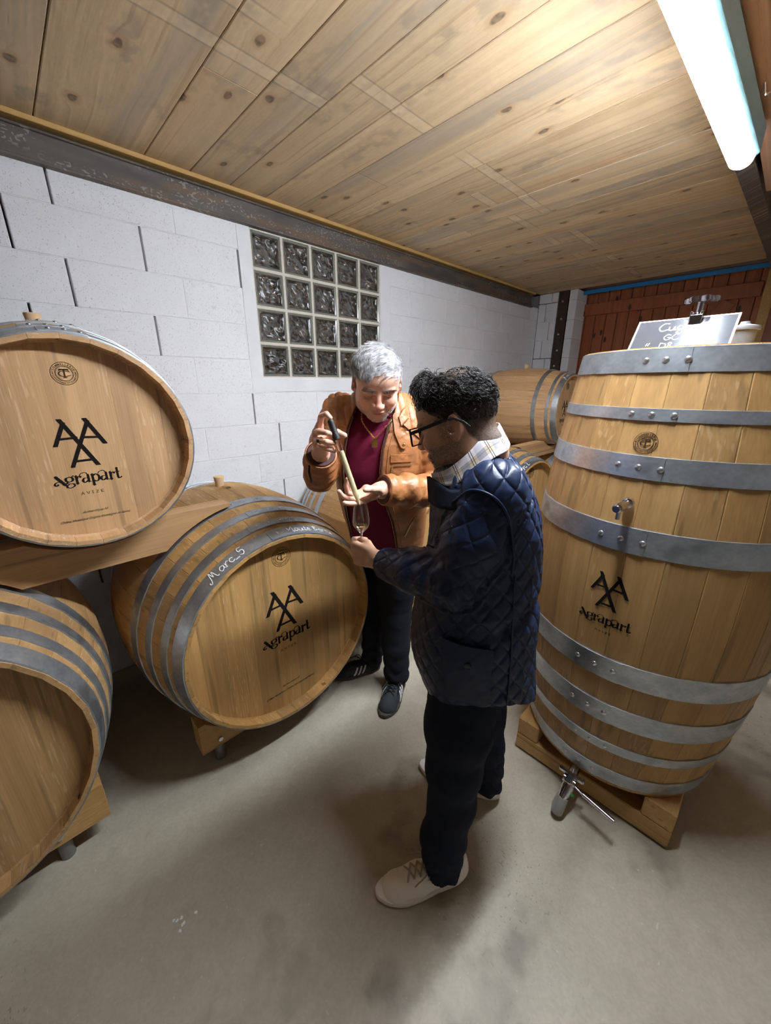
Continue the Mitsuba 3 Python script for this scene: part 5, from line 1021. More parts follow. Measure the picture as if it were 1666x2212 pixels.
# maker's loop mark on the near shoe's side
def on_shoe(poly, Pq, fq, a0, z0, k, mat):
    m = extrude(poly, .0012); v = np.asarray(m.vertices); out = []
    for x, y, e in v:
        q = np.array([Pq(a0 + x / .305, b, z0 + y) for b in np.linspace(.62, .0, 90)]); i = np.argmax(fq(q) < 0); out.append(q[i] + (q[0] - q[-1]) / np.linalg.norm(q[0] - q[-1]) * (.0008 + e))
    m.vertices = np.array(out); m.fix_normals(); pput('side_mark', m, mat, k, smooth=False)
mk = unary_union([ring2d(.0028, .0048, 6), affinity.translate(Point(0, -.011).buffer(.0052, quad_segs=6).difference(Point(0, -.0125).buffer(.0034, quad_segs=6)), 0, 0).intersection(sbox(-.01, -.0135, .01, 0)), bar((.0055, -.0055), (.0085, -.0055), .0016)])
on_shoe(mk, P1, fu1, .34, .055, sk1, 'grey_lace')

# ---------------------------------------------------------------- the older man: tan leather jacket, burgundy sweater
def leather(p, n, uv):
    v = fbm(p.x * 7, p.y * 7, p.z * 7); w = noise(p.x * 120, p.y * 120, p.z * 120)
    c = mix((.225, .080, .026), (.40, .165, .058), v * .8 + w * .2)
    return mix(c, mi.Color3f(.12, .045, .02), sstep(.66, .8, noise(p.x * 20, p.y * 20, p.z * 20)) * .35)
scene['leather'] = {'type': 'twosided', 'bsdf': {'type': 'bumpmap', 'arbitrary': mikit.proc(lambda p, n, uv: fbm(p.x * 45, p.y * 45, p.z * 45, 4), 1.5e-3), 'scale': 0.004, 'bsdf': {'type': 'principled', 'base_color': mikit.proc(leather), 'roughness': .44, 'specular': .45}}}
scene['leather_dark'] = {'type': 'twosided', 'bsdf': {'type': 'principled', 'base_color': rgb(.055, .020, .016), 'roughness': .6, 'specular': .3}}
scene['burgundy_knit'] = {'type': 'twosided', 'bsdf': {'type': 'bumpmap', 'arbitrary': mikit.proc(lambda p, n, uv: noise(p.x * 300, p.y * 300, p.z * 420), 1e-3), 'scale': 0.0012, 'bsdf': {'type': 'principled', 'base_color': rgb(.135, .010, .034), 'roughness': .85, 'specular': .15, 'sheen': .5}}}
scene['black_trouser'] = {'type': 'twosided', 'bsdf': {'type': 'principled', 'base_color': rgb(.012, .013, .018), 'roughness': .8, 'specular': .15}}
scene['gold'] = {'type': 'twosided', 'bsdf': {'type': 'principled', 'base_color': rgb(.80, .55, .18), 'roughness': .25, 'metallic': 1.0}}
scene['brass_zip'] = {'type': 'twosided', 'bsdf': {'type': 'principled', 'base_color': rgb(.42, .30, .14), 'roughness': .35, 'metallic': .8}}
scene['charcoal_suede'] = {'type': 'twosided', 'bsdf': {'type': 'bumpmap', 'arbitrary': mikit.proc(lambda p, n, uv: fbm(p.x * 120, p.y * 120, p.z * 120, 2), 1e-3), 'scale': 0.003, 'bsdf': {'type': 'principled', 'base_color': rgb(.040, .046, .052), 'roughness': .85, 'specular': .2}}}
scene['black_rubber'] = {'type': 'twosided', 'bsdf': {'type': 'principled', 'base_color': rgb(.012, .012, .013), 'roughness': .5, 'specular': .35}}
scene['dark_sole'] = {'type': 'twosided', 'bsdf': {'type': 'principled', 'base_color': rgb(.075, .062, .050), 'roughness': .6, 'specular': .25}}
scene['stripe_white'] = {'type': 'twosided', 'bsdf': {'type': 'diffuse', 'reflectance': rgb(.72, .72, .71)}}
p1 = thing('person', 'grey haired man in tan leather jacket and burgundy sweater, pouring from a wine thief', 'person')
f1 = unit([.085, -.84, -.48]); HB1 = basis(f1, [.03, -.1, 1]); HC1, HL1 = np.array([-.030, 1.432, 1.5575]), np.array([.98, 1.035, .935])
hd1, HW1 = head_sdf(HC1, HB1, HL1, 1.08)
neck1 = s_chain([HW1(-.028, 0, -.03), HW1(-.045, 0, -.085), (-.020, 1.535, 1.42), (-.01, 1.55, 1.28)], [.064, .066, .082, .12], .02)
TH0, TH1 = np.array([-.168, 1.180, 1.452]), np.array([-.081, 1.131, 1.198]); td = unit(TH1 - TH0)
# right hand pinches the head of the thief, forefinger on its mouth
RW = np.array([-.214, 1.262, 1.352])
def lerp(a, b, t): return np.asarray(a) * (1 - t) + np.asarray(b) * t
def finger(pts, r): return s_chain(pts, r)
K1 = [np.array(q) for q in ((-.208, 1.222, 1.432), (-.219, 1.213, 1.412), (-.222, 1.213, 1.390), (-.219, 1.222, 1.370))]
Tp = lambda t: TH0 + td * t
FG = [[K1[0], (-.196, 1.192, 1.462), (-.178, 1.180, 1.470), (-.168, 1.178, 1.459)],
      [K1[1], (-.201, 1.178, 1.418), (-.178, 1.163, 1.416), (-.158, 1.176, 1.408)],
      [K1[2], (-.205, 1.176, 1.392), (-.180, 1.158, 1.390), (-.158, 1.170, 1.384)],
      [K1[3], (-.200, 1.186, 1.369), (-.178, 1.168, 1.366), (-.158, 1.172, 1.360)]]
rf_ = [(.0102, .0096, .0088, .0080), (.0104, .0096, .0088, .0078), (.0102, .0094, .0086, .0076), (.0092, .0084, .0078, .0070)]
fing_r = union([s_chain(a, b) for a, b in zip(FG, rf_)], .0010)
thumb_r = s_chain([(-.190, 1.240, 1.372), (-.172, 1.222, 1.398), (-.150, 1.203, 1.412), (-.128, 1.196, 1.404)], [.0150, .0125, .0105, .0088], .004)
palm_r = union([s_cone(lerp(RW, K1[i], .12), K1[i], .017, .0125) for i in range(4)] + [s_ball((-.196, 1.240, 1.385), .020), s_ball((-.204, 1.246, 1.366), .021)], .012)
hand_r = lambda P: smin(smin(palm_r(P), fing_r(P), .006), thumb_r(P), .005)
# left hand, palm up, steadies the glass tube near its tip
LW = np.array([-.020, 1.246, 1.215])
n_l = unit([-.22, -.30, .90]); d_l = unit([-.74, -.65, -.12])
hl_, tipsl, thl, axl = hand_sdf(LW, d_l, n_l, 1, [(.12, .22, .15), (.30, .42, .3), (.60, .8, .5), (.75, .9, .6)], spread=(.12, .02, -.05, -.12), thumb=[(.022, .026, .012), (.046, .044, .030), (.074, .050, .040), (.098, .046, .044)], L=.98)
SR, ER = np.array([-.188, 1.560, 1.440]), np.array([-.252, 1.430, 1.225]); SL, EL = np.array([.140, 1.560, 1.440]), np.array([.222, 1.400, 1.165])
WRr, WRl = RW + unit(ER - RW) * .035, LW + unit(EL - LW) * .012
arms1 = union([s_chain([SR, ER, WRr, RW], [.052, .044, .031, .027], .01), s_chain([SL, EL, WRl, LW], [.052, .044, .031, .027], .01)])
core1 = s_chain([(-.01, 1.55, 1.28), (-.008, 1.61, 1.0), (-.012, 1.70, .86)], [.085, .085, .085], .03)
LEG1, LEG2 = [(.045, 1.69, .82), (.048, 1.645, .46), (.060, 1.645, .09)], [(-.062, 1.75, .82), (-.064, 1.788, .46), (-.074, 1.782, .09)]
legc1 = union([s_chain(LEG1, [.08, .052, .036]), s_chain(LEG2, [.08, .052, .036])], .02)
body1 = cat([nets(lambda P: smin(hd1(P), neck1(P), .024), HC1 - [.14, .16, .20], HC1 + [.14, .17, .17], .0022),
             nets(lambda P: smin(hand_r(P), s_cone(RW, WRr, .027, .031)(P), .012), [-.275, 1.12, 1.28], [-.10, 1.31, 1.50], .0019),
             nets(lambda P: smin(hl_(P), s_cone(LW, WRl, .027, .031)(P), .012), [-.24, 1.08, 1.12], [.06, 1.30, 1.30], .0019),
             nets(union([neck1, core1, arms1, legc1], .02), [-.34, 1.15, .06], [.30, 1.80, 1.42], .012)])
HAIR1 = lambda f: np.interp(f, [-.115, -.085, -.060, -.040, -.026, -.004, .020, .045, .060, .080, .1], [-.070, -.065, -.055, -.028, .028, .022, .034, .060, .084, .100, .102])
def extra1(col, v, q):
    inh = bump01(q[:, 2] - HAIR1(q[:, 0]), -.008, .008) * (_n(q) < .19) * (q[:, 2] > -.09); return blend(col, (.33, .31, .30), inh * .8)
c1 = skin_color(body1, HC1, HB1, HL1, (.60, .345, .245), (.64, .245, .185), (.52, .49, .46), (.20, .135, .10), .42, extra1)
# nails of the two hands
vv = np.asarray(body1.vertices)
pput('body', body1, 'skin', p1, color=c1)
rs1 = np.random.default_rng(5)
R, N = cranium(13000, rs1, (.099, .079, .091)); keep = (R[:, 2] > HAIR1(R[:, 0]) + .001); R, N = R[keep], N[keep]; low = R[:, 2] < .05
h_a = curls(R[low], N[low], rs1, .020, .0006, .3, np.tile([.15, 0, -.9], (low.sum(), 1)), .0007, HC1, HB1, HL1, .07, 6, .12)
tp_ = ~low; part = np.where(R[:, 1] > .015, 1, -1)
flt = np.c_[np.full(len(R), .75), -.45 * np.ones(len(R)), np.full(len(R), .05)]
h_b = curls(R[tp_][:3600], N[tp_][:3600], rs1, .046, .0022, .45, flt[tp_][:3600], .0007, HC1, HB1, HL1, .12, 9, .13)
fr_ = tp_ & (R[:, 0] > .02); h_c = curls(R[fr_][:800], N[fr_][:800], rs1, .050, .0035, .5, flt[fr_][:800], .0008, HC1, HB1, HL1, .18, 10, .16)
cap1, cr1 = cap(HC1, HB1, HL1, hd1, HAIR1, (.1005, .0800, .0935), (.75, -.60, .0), 3)
hair1 = cat([h_a, h_b, h_c]); hv = np.asarray(hair1.vertices); hq = local(hv, HC1, HB1, HL1)
g = meshkit.noise(hv * [90, 90, 60], 6); top_ = bump01(hq[:, 2], .05, .10) * bump01(hq[:, 1], -.02, .03)
hc = blend(blend(np.tile([.22, .21, .205], (len(hv), 1)), (.56, .56, .57), np.clip(g * 1.5 - .35, 0, 1)), (.70, .71, .73), top_ * .5 * g)
nc = len(cap1.vertices); hcap = blend(np.tile([.20, .19, .185], (nc, 1)), (.62, .62, .63), np.clip((cr1 - .45) * 1.1, 0, 1)); hair1 = cat([cap1, hair1]); hc = np.vstack([hcap, hc])
pput('hair', hair1, 'hair_paint', p1, color=hc, label='short silver grey hair')
zone1 = lambda q: (q[:, 2] < -.045 + .5 * np.maximum(.02 - q[:, 0], 0)) & (q[:, 0] > -.005) & ~((np.abs(q[:, 1]) < .024) & (np.abs(q[:, 2] + .067) < .010) & (q[:, 0] > .08)) & ~((np.abs(q[:, 1]) < .055) & (q[:, 2] > -.055) & (q[:, 0] > .03))
bm1, bc1 = beard(HC1, HB1, HL1, hd1, 4200, rs1, zone1, (.60, .58, .56), (.30, .27, .25), .25, .0024)
pput('beard', bm1, 'hair_paint', p1, color=bc1, label='short white stubble')
# eyebrows: short dark hairs
def brows(s):
    k = 90; l = rs1.uniform(.012, .052, k); rt = np.c_[.095 - 3.2 * (l - .015) ** 2 - .001, s * l, .0245 + .10 * (l - .03) - 6 * (l - .033) ** 2 + rs1.normal(size=k) * .0016]; w = to_head(rt, HC1, HB1, HL1)
    for _ in range(5):
        d = hd1(w); gg = np.stack([hd1(w + np.eye(3)[i] * 1e-3) - d for i in range(3)], 1) / 1e-3; w = w - gg * d[:, None] * .8
    gg = unit_rows(gg); fl = unit_rows((HB1 @ np.array([.1, s * .9, .25]))[None] + .25 * rs1.normal(size=w.shape)); t = np.linspace(0, 1, 4)[None, :, None]; return strands(w, w[:, None] + gg[:, None] * .004 * t * (1 - .6 * t) + fl[:, None] * .010 * t, .0006, .0002, 3)
for s in (1, -1): bmx = brows(s); pput('eyebrow', bmx, 'hair_paint', p1, color=np.tile([.115, .085, .068], (len(bmx.vertices), 1)))
# sweater
SW = [(.74, -.004, 1.725, .156, .122), (.84, -.003, 1.700, .160, .125), (.93, -.004, 1.655, .165, .128), (1.04, -.008, 1.605, .170, .130), (1.15, -.012, 1.562, .175, .130), (1.25, -.013, 1.537, .180, .128), (1.33, -.012, 1.535, .180, .122), (1.40, -.017, 1.538, .165, .105), (1.445, -.018, 1.538, .110, .080), (1.470, -.018, 1.538, .082, .068)]
swl = s_loft(SW, 2.2)
sw = push(smooth_mesh(nets(lambda P: np.maximum(smin(swl(P), union([s_chain([SR, ER], [.06, .05]), s_chain([SL, EL], [.06, .05])])(P), .02), .795 - P[:, 2]), [-.33, 1.36, .775], [.30, 1.75, 1.50], .006), 2), lambda v, n: .007 * (meshkit.fbm(v * [7, 7, 11], 3, 2) - .5))
pput('sweater', sw, 'burgundy_knit', p1, label='burgundy crew neck sweater')
pput('sweater_neckband', tube(np.vstack([[( -.018 + .087 * math.cos(t), 1.528 + .078 * math.sin(t), 1.462 - .022 * (-math.sin(t)) + .0)] for t in np.linspace(0, 2 * np.pi, 48)]), .0075, 10, False), 'burgundy_knit', p1)
# leather jacket, open
JK = [(.74, .012, 1.730, .168, .144), (.815, .010, 1.715, .172, .146), (.93, .004, 1.665, .182, .148), (1.04, -.006, 1.605, .188, .150), (1.15, -.012, 1.560, .193, .150), (1.25, -.012, 1.532, .201, .148), (1.33, -.010, 1.532, .204, .140), (1.40, -.019, 1.535, .196, .124), (1.455, -.022, 1.540, .172, .108), (1.50, -.024, 1.545, .124, .092), (1.525, -.024, 1.548, .100, .082)]
jl = s_loft(JK, 2.3)
sR = s_chain([SR + [.012, 0, .004], lerp(SR, ER, .5) + [-.004, .0, 0], ER, lerp(ER, WRr, .6), WRr - unit(WRr - ER) * .012], [.078, .068, .060, .053, .049], .02)
sL = s_chain([SL + [-.012, 0, .004], lerp(SL, EL, .5) + [.004, 0, 0], EL, lerp(EL, WRl, .6), WRl - unit(WRl - EL) * .005], [.078, .070, .066, .058, .052], .02)
cR, cLd = unit(WRr - ER), unit(WRl - EL)
def sd_sR(P): return np.maximum(sR(P), (P - WRr + cR * .005) @ cR)
def sd_sL(P): return np.maximum(sL(P), (P - WRl + cLd * .002) @ cLd)
EZ = np.array([.80, .92, 1.02, 1.08, 1.17, 1.25, 1.33, 1.40, 1.46, 1.53]); EDL = np.array([-.150, -.158, -.166, -.168, -.166, -.164, -.155, -.140, -.118, -.085]); EDR = np.array([.060, .046, .030, .012, -.010, -.016, -.008, .012, .034, .050])
def sd_leather(P):
    t = jl(P); tr_ = np.maximum(t, -(t + .010)); z = P[:, 2]
    a, b = np.interp(z, EZ, EDL), np.interp(z, EZ, EDR); gap = np.minimum(np.minimum(P[:, 0] - a, b - P[:, 0]), np.interp(z, [.74, .815, .93, 1.04, 1.15], [1.70, 1.68, 1.63, 1.57, 1.53]) - P[:, 1]); tr_ = np.maximum(tr_, gap)
    tr_ = np.maximum(tr_, .818 + .10 * (P[:, 1] - 1.57) * 0 - P[:, 2])
    hole = s_chain([(-.02, 1.53, 1.47), (-.02, 1.55, 1.60)], [.082, .090])(P); tr_ = np.maximum(tr_, -hole)
    return smin(smin(tr_, sd_sR(P), .016), sd_sL(P), .016)
jm = nets(sd_leather, [-.345, 1.14, .80], [.32, 1.76, 1.54], .0040); jm = smooth_mesh(jm, 2)
def seg_t(v, a, b): ab = b - a; return ((v - a) @ ab) / (ab @ ab)
def wrinkle(v, n):
    inR, inL, tr_ = sd_sR(v), sd_sL(v), np.abs(jl(v)); out = .004 * (meshkit.fbm(v * 16, 3, 8) - .5)
    for (S_, E_, W_, dd, ph) in ((SR, ER, WRr, inR, 0.0), (SL, EL, WRl, inL, 2.0)):
        on = (dd < .004) & (dd < tr_ + .01); t = seg_t(v, E_, W_); fo = on & (t > .02); ang = meshkit.fbm(v * 14, 2, 3) * 7
        out += fo * .0050 * np.sin(t * 24 + ang + ph) * np.exp(-((t - .55) / .5) ** 2) + (on & ~fo) * .004 * np.sin(seg_t(v, S_, E_) * 19 + ang)
    yoke = (v[:, 2] > 1.385) & (np.minimum(inR, inL) > -.08); q = v[:, 0] / .030 + v[:, 2] * 7; g_ = np.abs(q - np.round(q)) * .030; out += yoke * (.0022 - .0062 * np.exp(-(g_ / .0055))) * (n[:, 2] > -.1)
    ln = np.exp(-((v[:, 2] - 1.385 - .1 * np.abs(v[:, 0])) / .004) ** 2); out -= .004 * ln * (v[:, 1] < 1.55)
    # padded ribs on the left upper arm
    t = seg_t(v, SL, EL); rib = (inL < .004) & (t > .05) & (t < .75); q = t * 9; out += rib * .0035 * (np.abs(np.sin(np.pi * q)) - .5)
    return out
jm = push(jm, wrinkle); lj = pput('leather_jacket', jm, 'leather', p1, label='tan leather biker jacket with quilted shoulders')
def front_d(s, z, sdf=sd_leather, d0=1.10):
    s, z = np.atleast_1d(s).astype(float), np.atleast_1d(z).astype(float); d = np.full(len(s), d0)
    for _ in range(90): d = d + np.clip(jl(np.c_[s, d, z]), -.01, .03) * .8
    return d
for E_, nm in ((EDL, 1), (EDR, -1)):
    z = np.linspace(.825, 1.44, 46); s = np.interp(z, EZ, E_); d = front_d(s, z); pput('zip_edge', tube(np.c_[s + .001 * nm, d + .001, z], .0042, 8), 'leather_dark', lj); pput('zip_teeth', tube(np.c_[s + .0045 * nm, d + .002, z], .0026, 6), 'brass_zip', lj)
    if nm > 0: continue
    z = np.linspace(.83, 1.44, 40); s = np.interp(z, EZ, E_) - nm * .020; pput('seam', tube(np.c_[s, front_d(s, z) - .0006, z], .0018, 6), 'leather_seam', lj)
scene['leather_seam'] = {'type': 'twosided', 'bsdf': {'type': 'principled', 'base_color': rgb(.30, .13, .05), 'roughness': .45, 'specular': .5}}
# stand collar and its strap with a snap
cm, _ = ribbon([(-.128, 1.470, 1.452), (-.135, 1.545, 1.492), (-.085, 1.625, 1.520), (-.015, 1.648, 1.526), (.060, 1.620, 1.518), (.098, 1.545, 1.498), (.070, 1.455, 1.475), (.046, 1.418, 1.440)], [(-.142, 1.462, 1.412), (-.150, 1.545, 1.450), (-.095, 1.640, 1.478), (-.015, 1.665, 1.482), (.070, 1.638, 1.476), (.115, 1.545, 1.455), (.082, 1.440, 1.432), (.056, 1.408, 1.408)], .009)
pput('collar', cm, 'leather', lj)
def on_front(poly, off, th, nm, mat, parent=None):
    m = extrude(poly, th); m = trimesh.Trimesh(*trimesh.remesh.subdivide_to_size(m.vertices, m.faces, .010)); v = np.asarray(m.vertices); m.vertices = np.c_[v[:, 0], front_d(v[:, 0], v[:, 1]) - v[:, 2] - off, v[:, 1]]; m.fix_normals(); return pput(nm, m, mat, parent or lj, smooth=35)
st_ = on_front(LineString([(.040, 1.445), (.046, 1.39), (.066, 1.345)]).buffer(.013), .004, .006, 'collar_strap', 'leather')
d = float(front_d(.067, 1.346)[0]); pput('snap', moved(rivet_mesh(.0052), frame([.067, d - .011, 1.346], [1, 0, 0], [0, 0, 1], [0, -1, 0])), 'gold', st_)
on_front(LineString([(.058, 1.425), (.120, 1.375), (.170, 1.335)]).buffer(.0035), .002, .005, 'shoulder_piping', 'leather')
on_front(sbox(.022, 1.285, .095, 1.307).buffer(.003), .001, .004, 'chest_pocket', 'leather'); on_front(sbox(.024, 1.268, .098, 1.272), .003, .002, 'pocket_zip', 'brass_zip')
on_front(LineString([(.026, 1.268), (.022, 1.240)]).buffer(.003), .005, .002, 'zip_pull', 'brass_zip')
on_front(LineString([(.085, .93), (.105, .99), (.125, 1.03)]).buffer(.003), .001, .003, 'side_pocket_zip', 'brass_zip')
# dark lining seen in the sleeve mouths, strap hanging from the right cuff
for W_, c_, r_ in ((WRr, cR, .047), (WRl, cLd, .046)):
    pput('cuff_lining', moved(lathe([(0, -.002), (r_, -.002), (r_ + .002, .0025), (r_ - .003, .004), (0, .001)], 28), frame(W_ - c_ * .004, unit(np.cross(c_, [0, 0, 1])), np.cross(c_, unit(np.cross(c_, [0, 0, 1]))), c_)), 'leather_dark', lj)
    e1 = unit(np.cross(c_, [0, 0, 1])); e2 = np.cross(c_, e1); pput('cuff_edge', tube([W_ - c_ * .006 + (r_ + .0045) * (math.cos(t) * e1 + math.sin(t) * e2) for t in np.linspace(0, 2 * np.pi, 40)], .004, 8, False), 'leather', lj)
b0 = WRr + np.array([-.040, -.010, -.038]); pput('cuff_zip_pull', tube([b0, b0 + [-.002, -.004, -.022], b0 + [.006, -.006, -.060]], [.0030, .0040, .0035], 8), 'black_rubber', lj)
# trousers and shoes
t1, t2 = s_chain([(.048, 1.69, .80), (.050, 1.665, .60), (.050, 1.645, .46), (.054, 1.640, .28), (.058, 1.640, .10)], [.112, .096, .078, .070, .064], .02), s_chain([(-.055, 1.755, .80), (-.054, 1.792, .60), (-.056, 1.800, .46), (-.064, 1.793, .28), (-.074, 1.782, .10)], [.100, .083, .071, .064, .060], .02)
def sd_t1(P): return np.maximum(smin(smin(t1(P), t2(P), .02), s_ell((-.006, 1.72, .86), (.155, .115, .10))(P), .03), .055 - P[:, 2])
pput('trousers', push(smooth_mesh(nets(sd_t1, [-.22, 1.48, .03], [.20, 1.90, .98], .006), 2), lambda v, n: .009 * (meshkit.fbm(np.c_[v[:, 0] * 9 + v[:, 2] * 5, v[:, 1] * 9, v[:, 2] * 17], 3, 4) - .5) + .005 * np.sin(v[:, 2] * 80 + 6 * np.sin(v[:, 0] * 25)) * bump01(v[:, 2], .28, .10)), 'black_trouser', p1, label='black trousers')
COL1 = dict(upper='charcoal_suede', sole='dark_sole', lace='black_rubber', label='charcoal suede sneaker with three white side stripes')
sA, PA, topA, fuA = shoe(p1, (-.012, 1.440), (.086, 1.705), .118, COL1, 1, sole_h=.017, high=.075)
sB, PB, topB, fuB = shoe(p1, (-.290, 1.712), (-.034, 1.800), .104, COL1, -1, sole_h=.017, high=.075)
def stripe_on(Pq, fq, k, side):
    for a0 in (.40, .49, .58):
        V = []
        for j, z in enumerate(np.linspace(.022, .062, 7)):
            for e in (0, .038):
                q = np.array([Pq(a0 + e - j * .014, b * side, z) for b in np.linspace(.62, 0, 120)]); i = np.argmax(fq(q) < 0); o = (q[0] - q[-1]) / np.linalg.norm(q[0] - q[-1]); V += [q[i] + o * .0022, q[i] - o * .002]
        V = np.array(V).reshape(7, 4, 3)[:, [0, 2, 3, 1]].reshape(-1, 3); m = trimesh.Trimesh(V, np.vstack([grid_faces(7, 4, True), [[0, 1, 2], [0, 2, 3]], [[24, 26, 25], [24, 27, 26]]]), process=False); m.fix_normals(); pput('white_stripe', m, 'stripe_white', k, smooth=False)
stripe_on(PA, fuA, sA, -1); stripe_on(PA, fuA, sA, 1); stripe_on(PB, fuB, sB, 1); stripe_on(PB, fuB, sB, -1)
# chain with pendant, ring
ch = spline([(-.090, 1.475, 1.462), (-.085, 1.425, 1.425), (-.056, 1.405, 1.386), (-.040, 1.400, 1.369), (-.022, 1.402, 1.386), (.020, 1.415, 1.430), (.040, 1.460, 1.465)], 9)
links = [moved(trimesh.creation.torus(.0029, .0008, major_sections=10, minor_sections=5), frame(ch[i], unit(np.cross(unit(ch[i + 1] - ch[i]), [0, 1, 0])) if i % 2 else [0, 1, 0], unit(ch[i + 1] - ch[i]), np.cross(unit(np.cross(unit(ch[i + 1] - ch[i]), [0, 1, 0])) if i % 2 else [0, 1, 0], unit(ch[i + 1] - ch[i])))) for i in range(0, len(ch) - 1)]
nk = pput('necklace', cat(links), 'gold', p1, label='gold chain')
pput('pendant', moved(extrude(sbox(-.0085, -.013, .0085, .013).buffer(.0015).difference(sbox(-.0055, -.010, .0055, .010).difference(Polygon([(-.003, .006), (0, -.007), (.003, .006), (0, .001)]))), .003), frame([-.040, 1.3985, 1.350], [1, 0, 0], [0, 0, 1], [0, -1, 0])).union(moved(extrude(sbox(-.008, -.0125, .008, .0125), .0015), frame([-.040, 1.3985, 1.350], [1, 0, 0], [0, 0, 1], [0, -1, 0]))) if False else cat([moved(extrude(sbox(-.0085, -.013, .0085, .013).buffer(.0015), .0018), frame([-.040, 1.3985, 1.350], [1, 0, 0], [0, 0, 1], [0, -1, 0])), moved(extrude(ring2d(.004, .0055, 8), .003), frame([-.040, 1.3985, 1.352], [1, 0, 0], [0, 0, 1], [0, -1, 0]))]), 'gold', nk, smooth=False, label='gold rectangular pendant')
q = lerp(FG[2][1], FG[2][2], .25); a_ = unit(np.array(FG[2][2]) - np.array(FG[2][1])); e1 = unit(np.cross(a_, [0, 0, 1])); e2 = np.cross(a_, e1)
rg = pput('ring', tube([q + .0102 * (math.cos(t) * e1 + math.sin(t) * e2) for t in np.linspace(0, 2 * np.pi, 28)], .0018, 8, False), 'gold', p1); pput('ring_stone', moved(box(-.005, .005, -.005, .005, 0, .003, .001), frame(q + unit(e1 * (1 if e1[1] < 0 else -1)) * .0105, a_, np.cross(unit(e1 * (1 if e1[1] < 0 else -1)), a_), unit(e1 * (1 if e1[1] < 0 else -1)))), 'black_rubber', rg)

# ---------------------------------------------------------------- held things: wine thief, glass
th = thing('wine_thief', 'glass wine thief with a black rubber grip, pale wine inside', 'wine thief')
pput('rubber_grip', tube([Tp(t) for t in (0, .004, .008, .045, .05, .062)], [.0085, .0105, .0100, .0102, .0118, .0112], 20), 'black_rubber', th, smooth=40)
Lt = np.linalg.norm(TH1 - TH0)
def revolve_at(prof, o, ax, n=28):
    ax = unit(ax); e1 = unit(np.cross(ax, [0, 1, 0.3])); return moved(lathe(prof, n), frame(o, e1, np.cross(ax, e1), ax))
tubep = [(.0068, .058), (.0088, .058), (.0088, .092), (.0082, .096), (.0088, .100), (.0088, Lt - .040), (.0075, Lt - .028), (.0032, Lt - .006), (.0024, Lt), (.0012, Lt), (.0018, Lt - .008), (.0058, Lt - .030), (.0068, Lt - .040), (.0068, .058)]
pput('glass_tube', revolve_at([(.0068, .058), (.0088, .058), (.0088, .0975), (.0068, .0975), (.0068, .058)], TH0, td), 'glass', th, smooth=30)
scene['wine'] = {'type': 'dielectric', 'int_ior': 1.34, 'ext_ior': 1.0, 'specular_transmittance': rgb(.93, .88, .66)}
scene['cloudy_wine'] = {'type': 'principled', 'base_color': rgb(.64, .58, .34), 'roughness': .06, 'spec_trans': .40, 'eta': 1.4, 'clearcoat': 1.0, 'clearcoat_gloss': .95}
pput('wine_column', revolve_at([(0, .098), (.0078, .098), (.0088, .100), (.0088, Lt - .040), (.0075, Lt - .028), (.0032, Lt - .006), (.0024, Lt), (0, Lt)], TH0, td), 'cloudy_wine', th, smooth=40)
gs = thing('wine_glass', 'small tulip tasting glass catching pale wine from the thief', 'glass')
GX, GY, GZ = -.0775, 1.134, 1.030
gp = [(0, 0), (.0275, 0), (.0280, .0015), (.020, .0040), (.0065, .0085), (.0036, .016), (.0034, .060), (.0042, .072), (.0100, .079), (.0200, .088), (.0262, .101), (.0272, .112), (.0258, .132), (.0222, .158), (.0206, .1735), (.0202, .1742), (.0197, .1735), (.0212, .158), (.0248, .132), (.0262, .112), (.0252, .101), (.0190, .090), (.0090, .0815), (0, .0795)]
pput('bowl', moved(lathe(gp, 48), frame([GX, GY, GZ], [1, 0, 0], [0, 1, 0], [0, 0, 1])), 'bowl_glass', gs, smooth=40, label='clear glass bowl and stem')
pput('wine_pool', moved(lathe([(0, .0800), (.0088, .0820), (.0188, .0905), (.0236, .0975), (0, .0975)], 40), frame([GX, GY, GZ], [1, 0, 0], [0, 1, 0], [0, 0, 1])), 'wine', gs, smooth=40)
pput('wine_jet', tube(spline([TH1 - td * .002, TH1 + td * .012, (GX + .006, GY - .002, GZ + .130), (GX + .010, GY - .002, GZ + .098)], 6), [.0012] * 7 + [.0014] * 6 + [.0016] * 6 if False else .0014, 10), 'wine', gs)

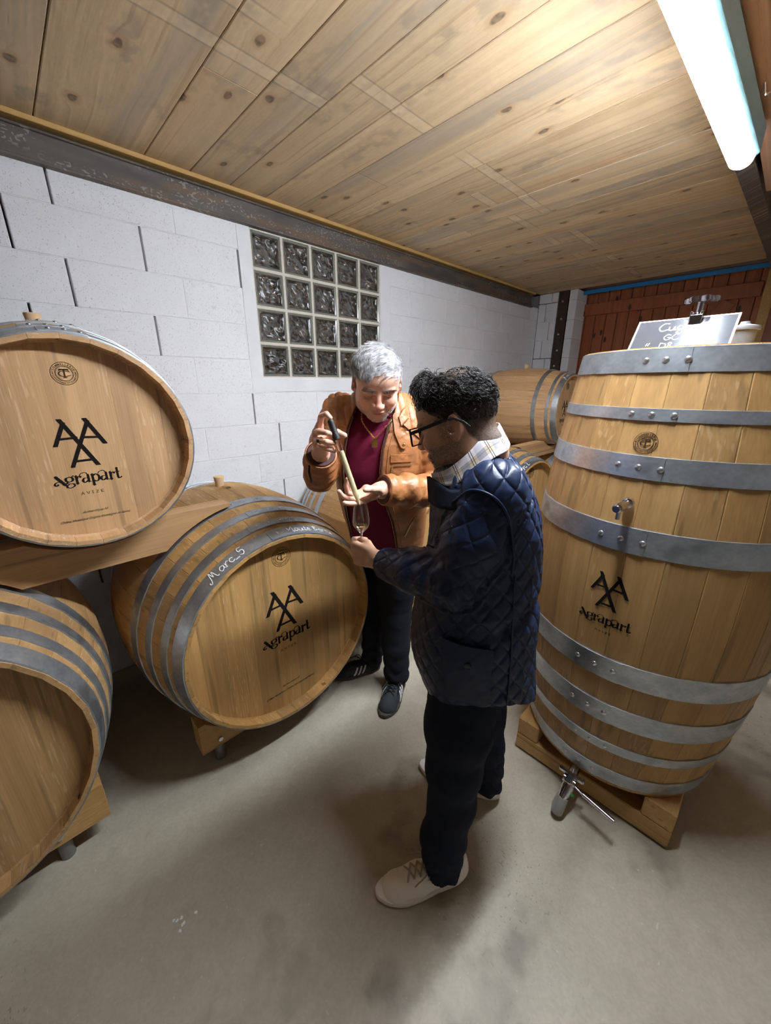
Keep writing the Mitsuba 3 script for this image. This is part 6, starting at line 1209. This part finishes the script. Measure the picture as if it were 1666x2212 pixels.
# ---------------------------------------------------------------- on top of the vat: slate, valve knob, grey bucket
vf = lambda s, d, z: (2.33 + .6983 * s - .7158 * d, .7158 * s + .6983 * d, z)
sl = thing('slate_board', 'small chalk slate leaning on the knob on top of the vat', 'chalkboard')
SA, SB_, SD_ = np.array([1.922, 1.480, 1.632]), np.array([2.173, 1.480, 1.632]), np.array([1.938, 1.580, 1.748])
sx = unit(SB_ - SA); sy = unit((SD_ - SA) - sx * np.dot(SD_ - SA, sx)); sn = np.cross(sx, sy); SM = frame(SA, sx, sy, sn); sw_, sh_ = np.linalg.norm(SB_ - SA), np.linalg.norm(SD_ - SA)
put('board', moved(box(0, sw_, 0, sh_, -.005, 0, .001), SM), 'slate', sl)
put('rim', moved(extrude(sbox(-.002, -.002, sw_ + .002, sh_ + .002).difference(sbox(.003, .003, sw_ - .003, sh_ - .003)), .007, -.006), SM), 'chalk', sl)
for txt, x, y, hh in (('Cugen', .062, .108, .030), ('GC', .085, .070, .022), ('"  D8', .045, .036, .024)):
    g, w = hand(txt, hh, .10); put('chalk_writing', moved(affine := at2(extrude(g, .0003), x, y), SM @ frame([0, 0, .0002], [1, 0, 0], [0, 1, 0], [0, 0, 1])), 'chalk', sl)
kb = thing('valve_knob', 'chrome star knob on a stem standing on the vat', 'knob')
KX, KY = 2.072, 1.600
star = Polygon([((.038 + .006 * math.cos(6 * t)) * math.cos(t), (.038 + .006 * math.cos(6 * t)) * math.sin(t)) for t in np.linspace(0, 2 * np.pi, 72, endpoint=False)])
put('stem', tube([(KX, KY, 1.60), (KX, KY, 1.70), (KX, KY, 1.702), (KX, KY, 1.79)], [.014, .014, .009, .009], 18), 'chrome', kb, smooth=40)
put('star_wheel', moved(cat([extrude(star, .012, 0), extrude(star.buffer(-.004), .016, -.002)]), frame([KX, KY, 1.792], [1, 0, 0], [0, 1, 0], [0, 0, 1])), 'chrome', kb, smooth=30)
put('clamp', cat([box(KX - .016, KX - .010, KY - .035, KY + .01, 1.715, 1.765, .002), box(KX + .010, KX + .016, KY - .035, KY + .01, 1.715, 1.765, .002), box(KX - .016, KX + .016, KY - .038, KY - .030, 1.700, 1.755, .002)]), 'chrome', kb)
bk = thing('bucket', 'grey lidded pail standing behind the slate on the vat', 'bucket')
scene['grey_plastic'] = {'type': 'twosided', 'bsdf': {'type': 'principled', 'base_color': rgb(.11, .11, .112), 'roughness': .5, 'specular': .3}}
put('body', moved(lathe([(0, 0), (.031, 0), (.033, .112), (0, .112)], 32), frame([2.178, 1.700, 1.603], [1, 0, 0], [0, 1, 0], [0, 0, 1])), 'grey_plastic', bk, smooth=40)
put('lid', moved(lathe([(0, .110), (.040, .110), (.041, .115), (.039, .121), (.014, .127), (.011, .135), (0, .136)], 32), frame([2.178, 1.700, 1.603], [1, 0, 0], [0, 1, 0], [0, 0, 1])), 'grey_plastic', bk, smooth=40)
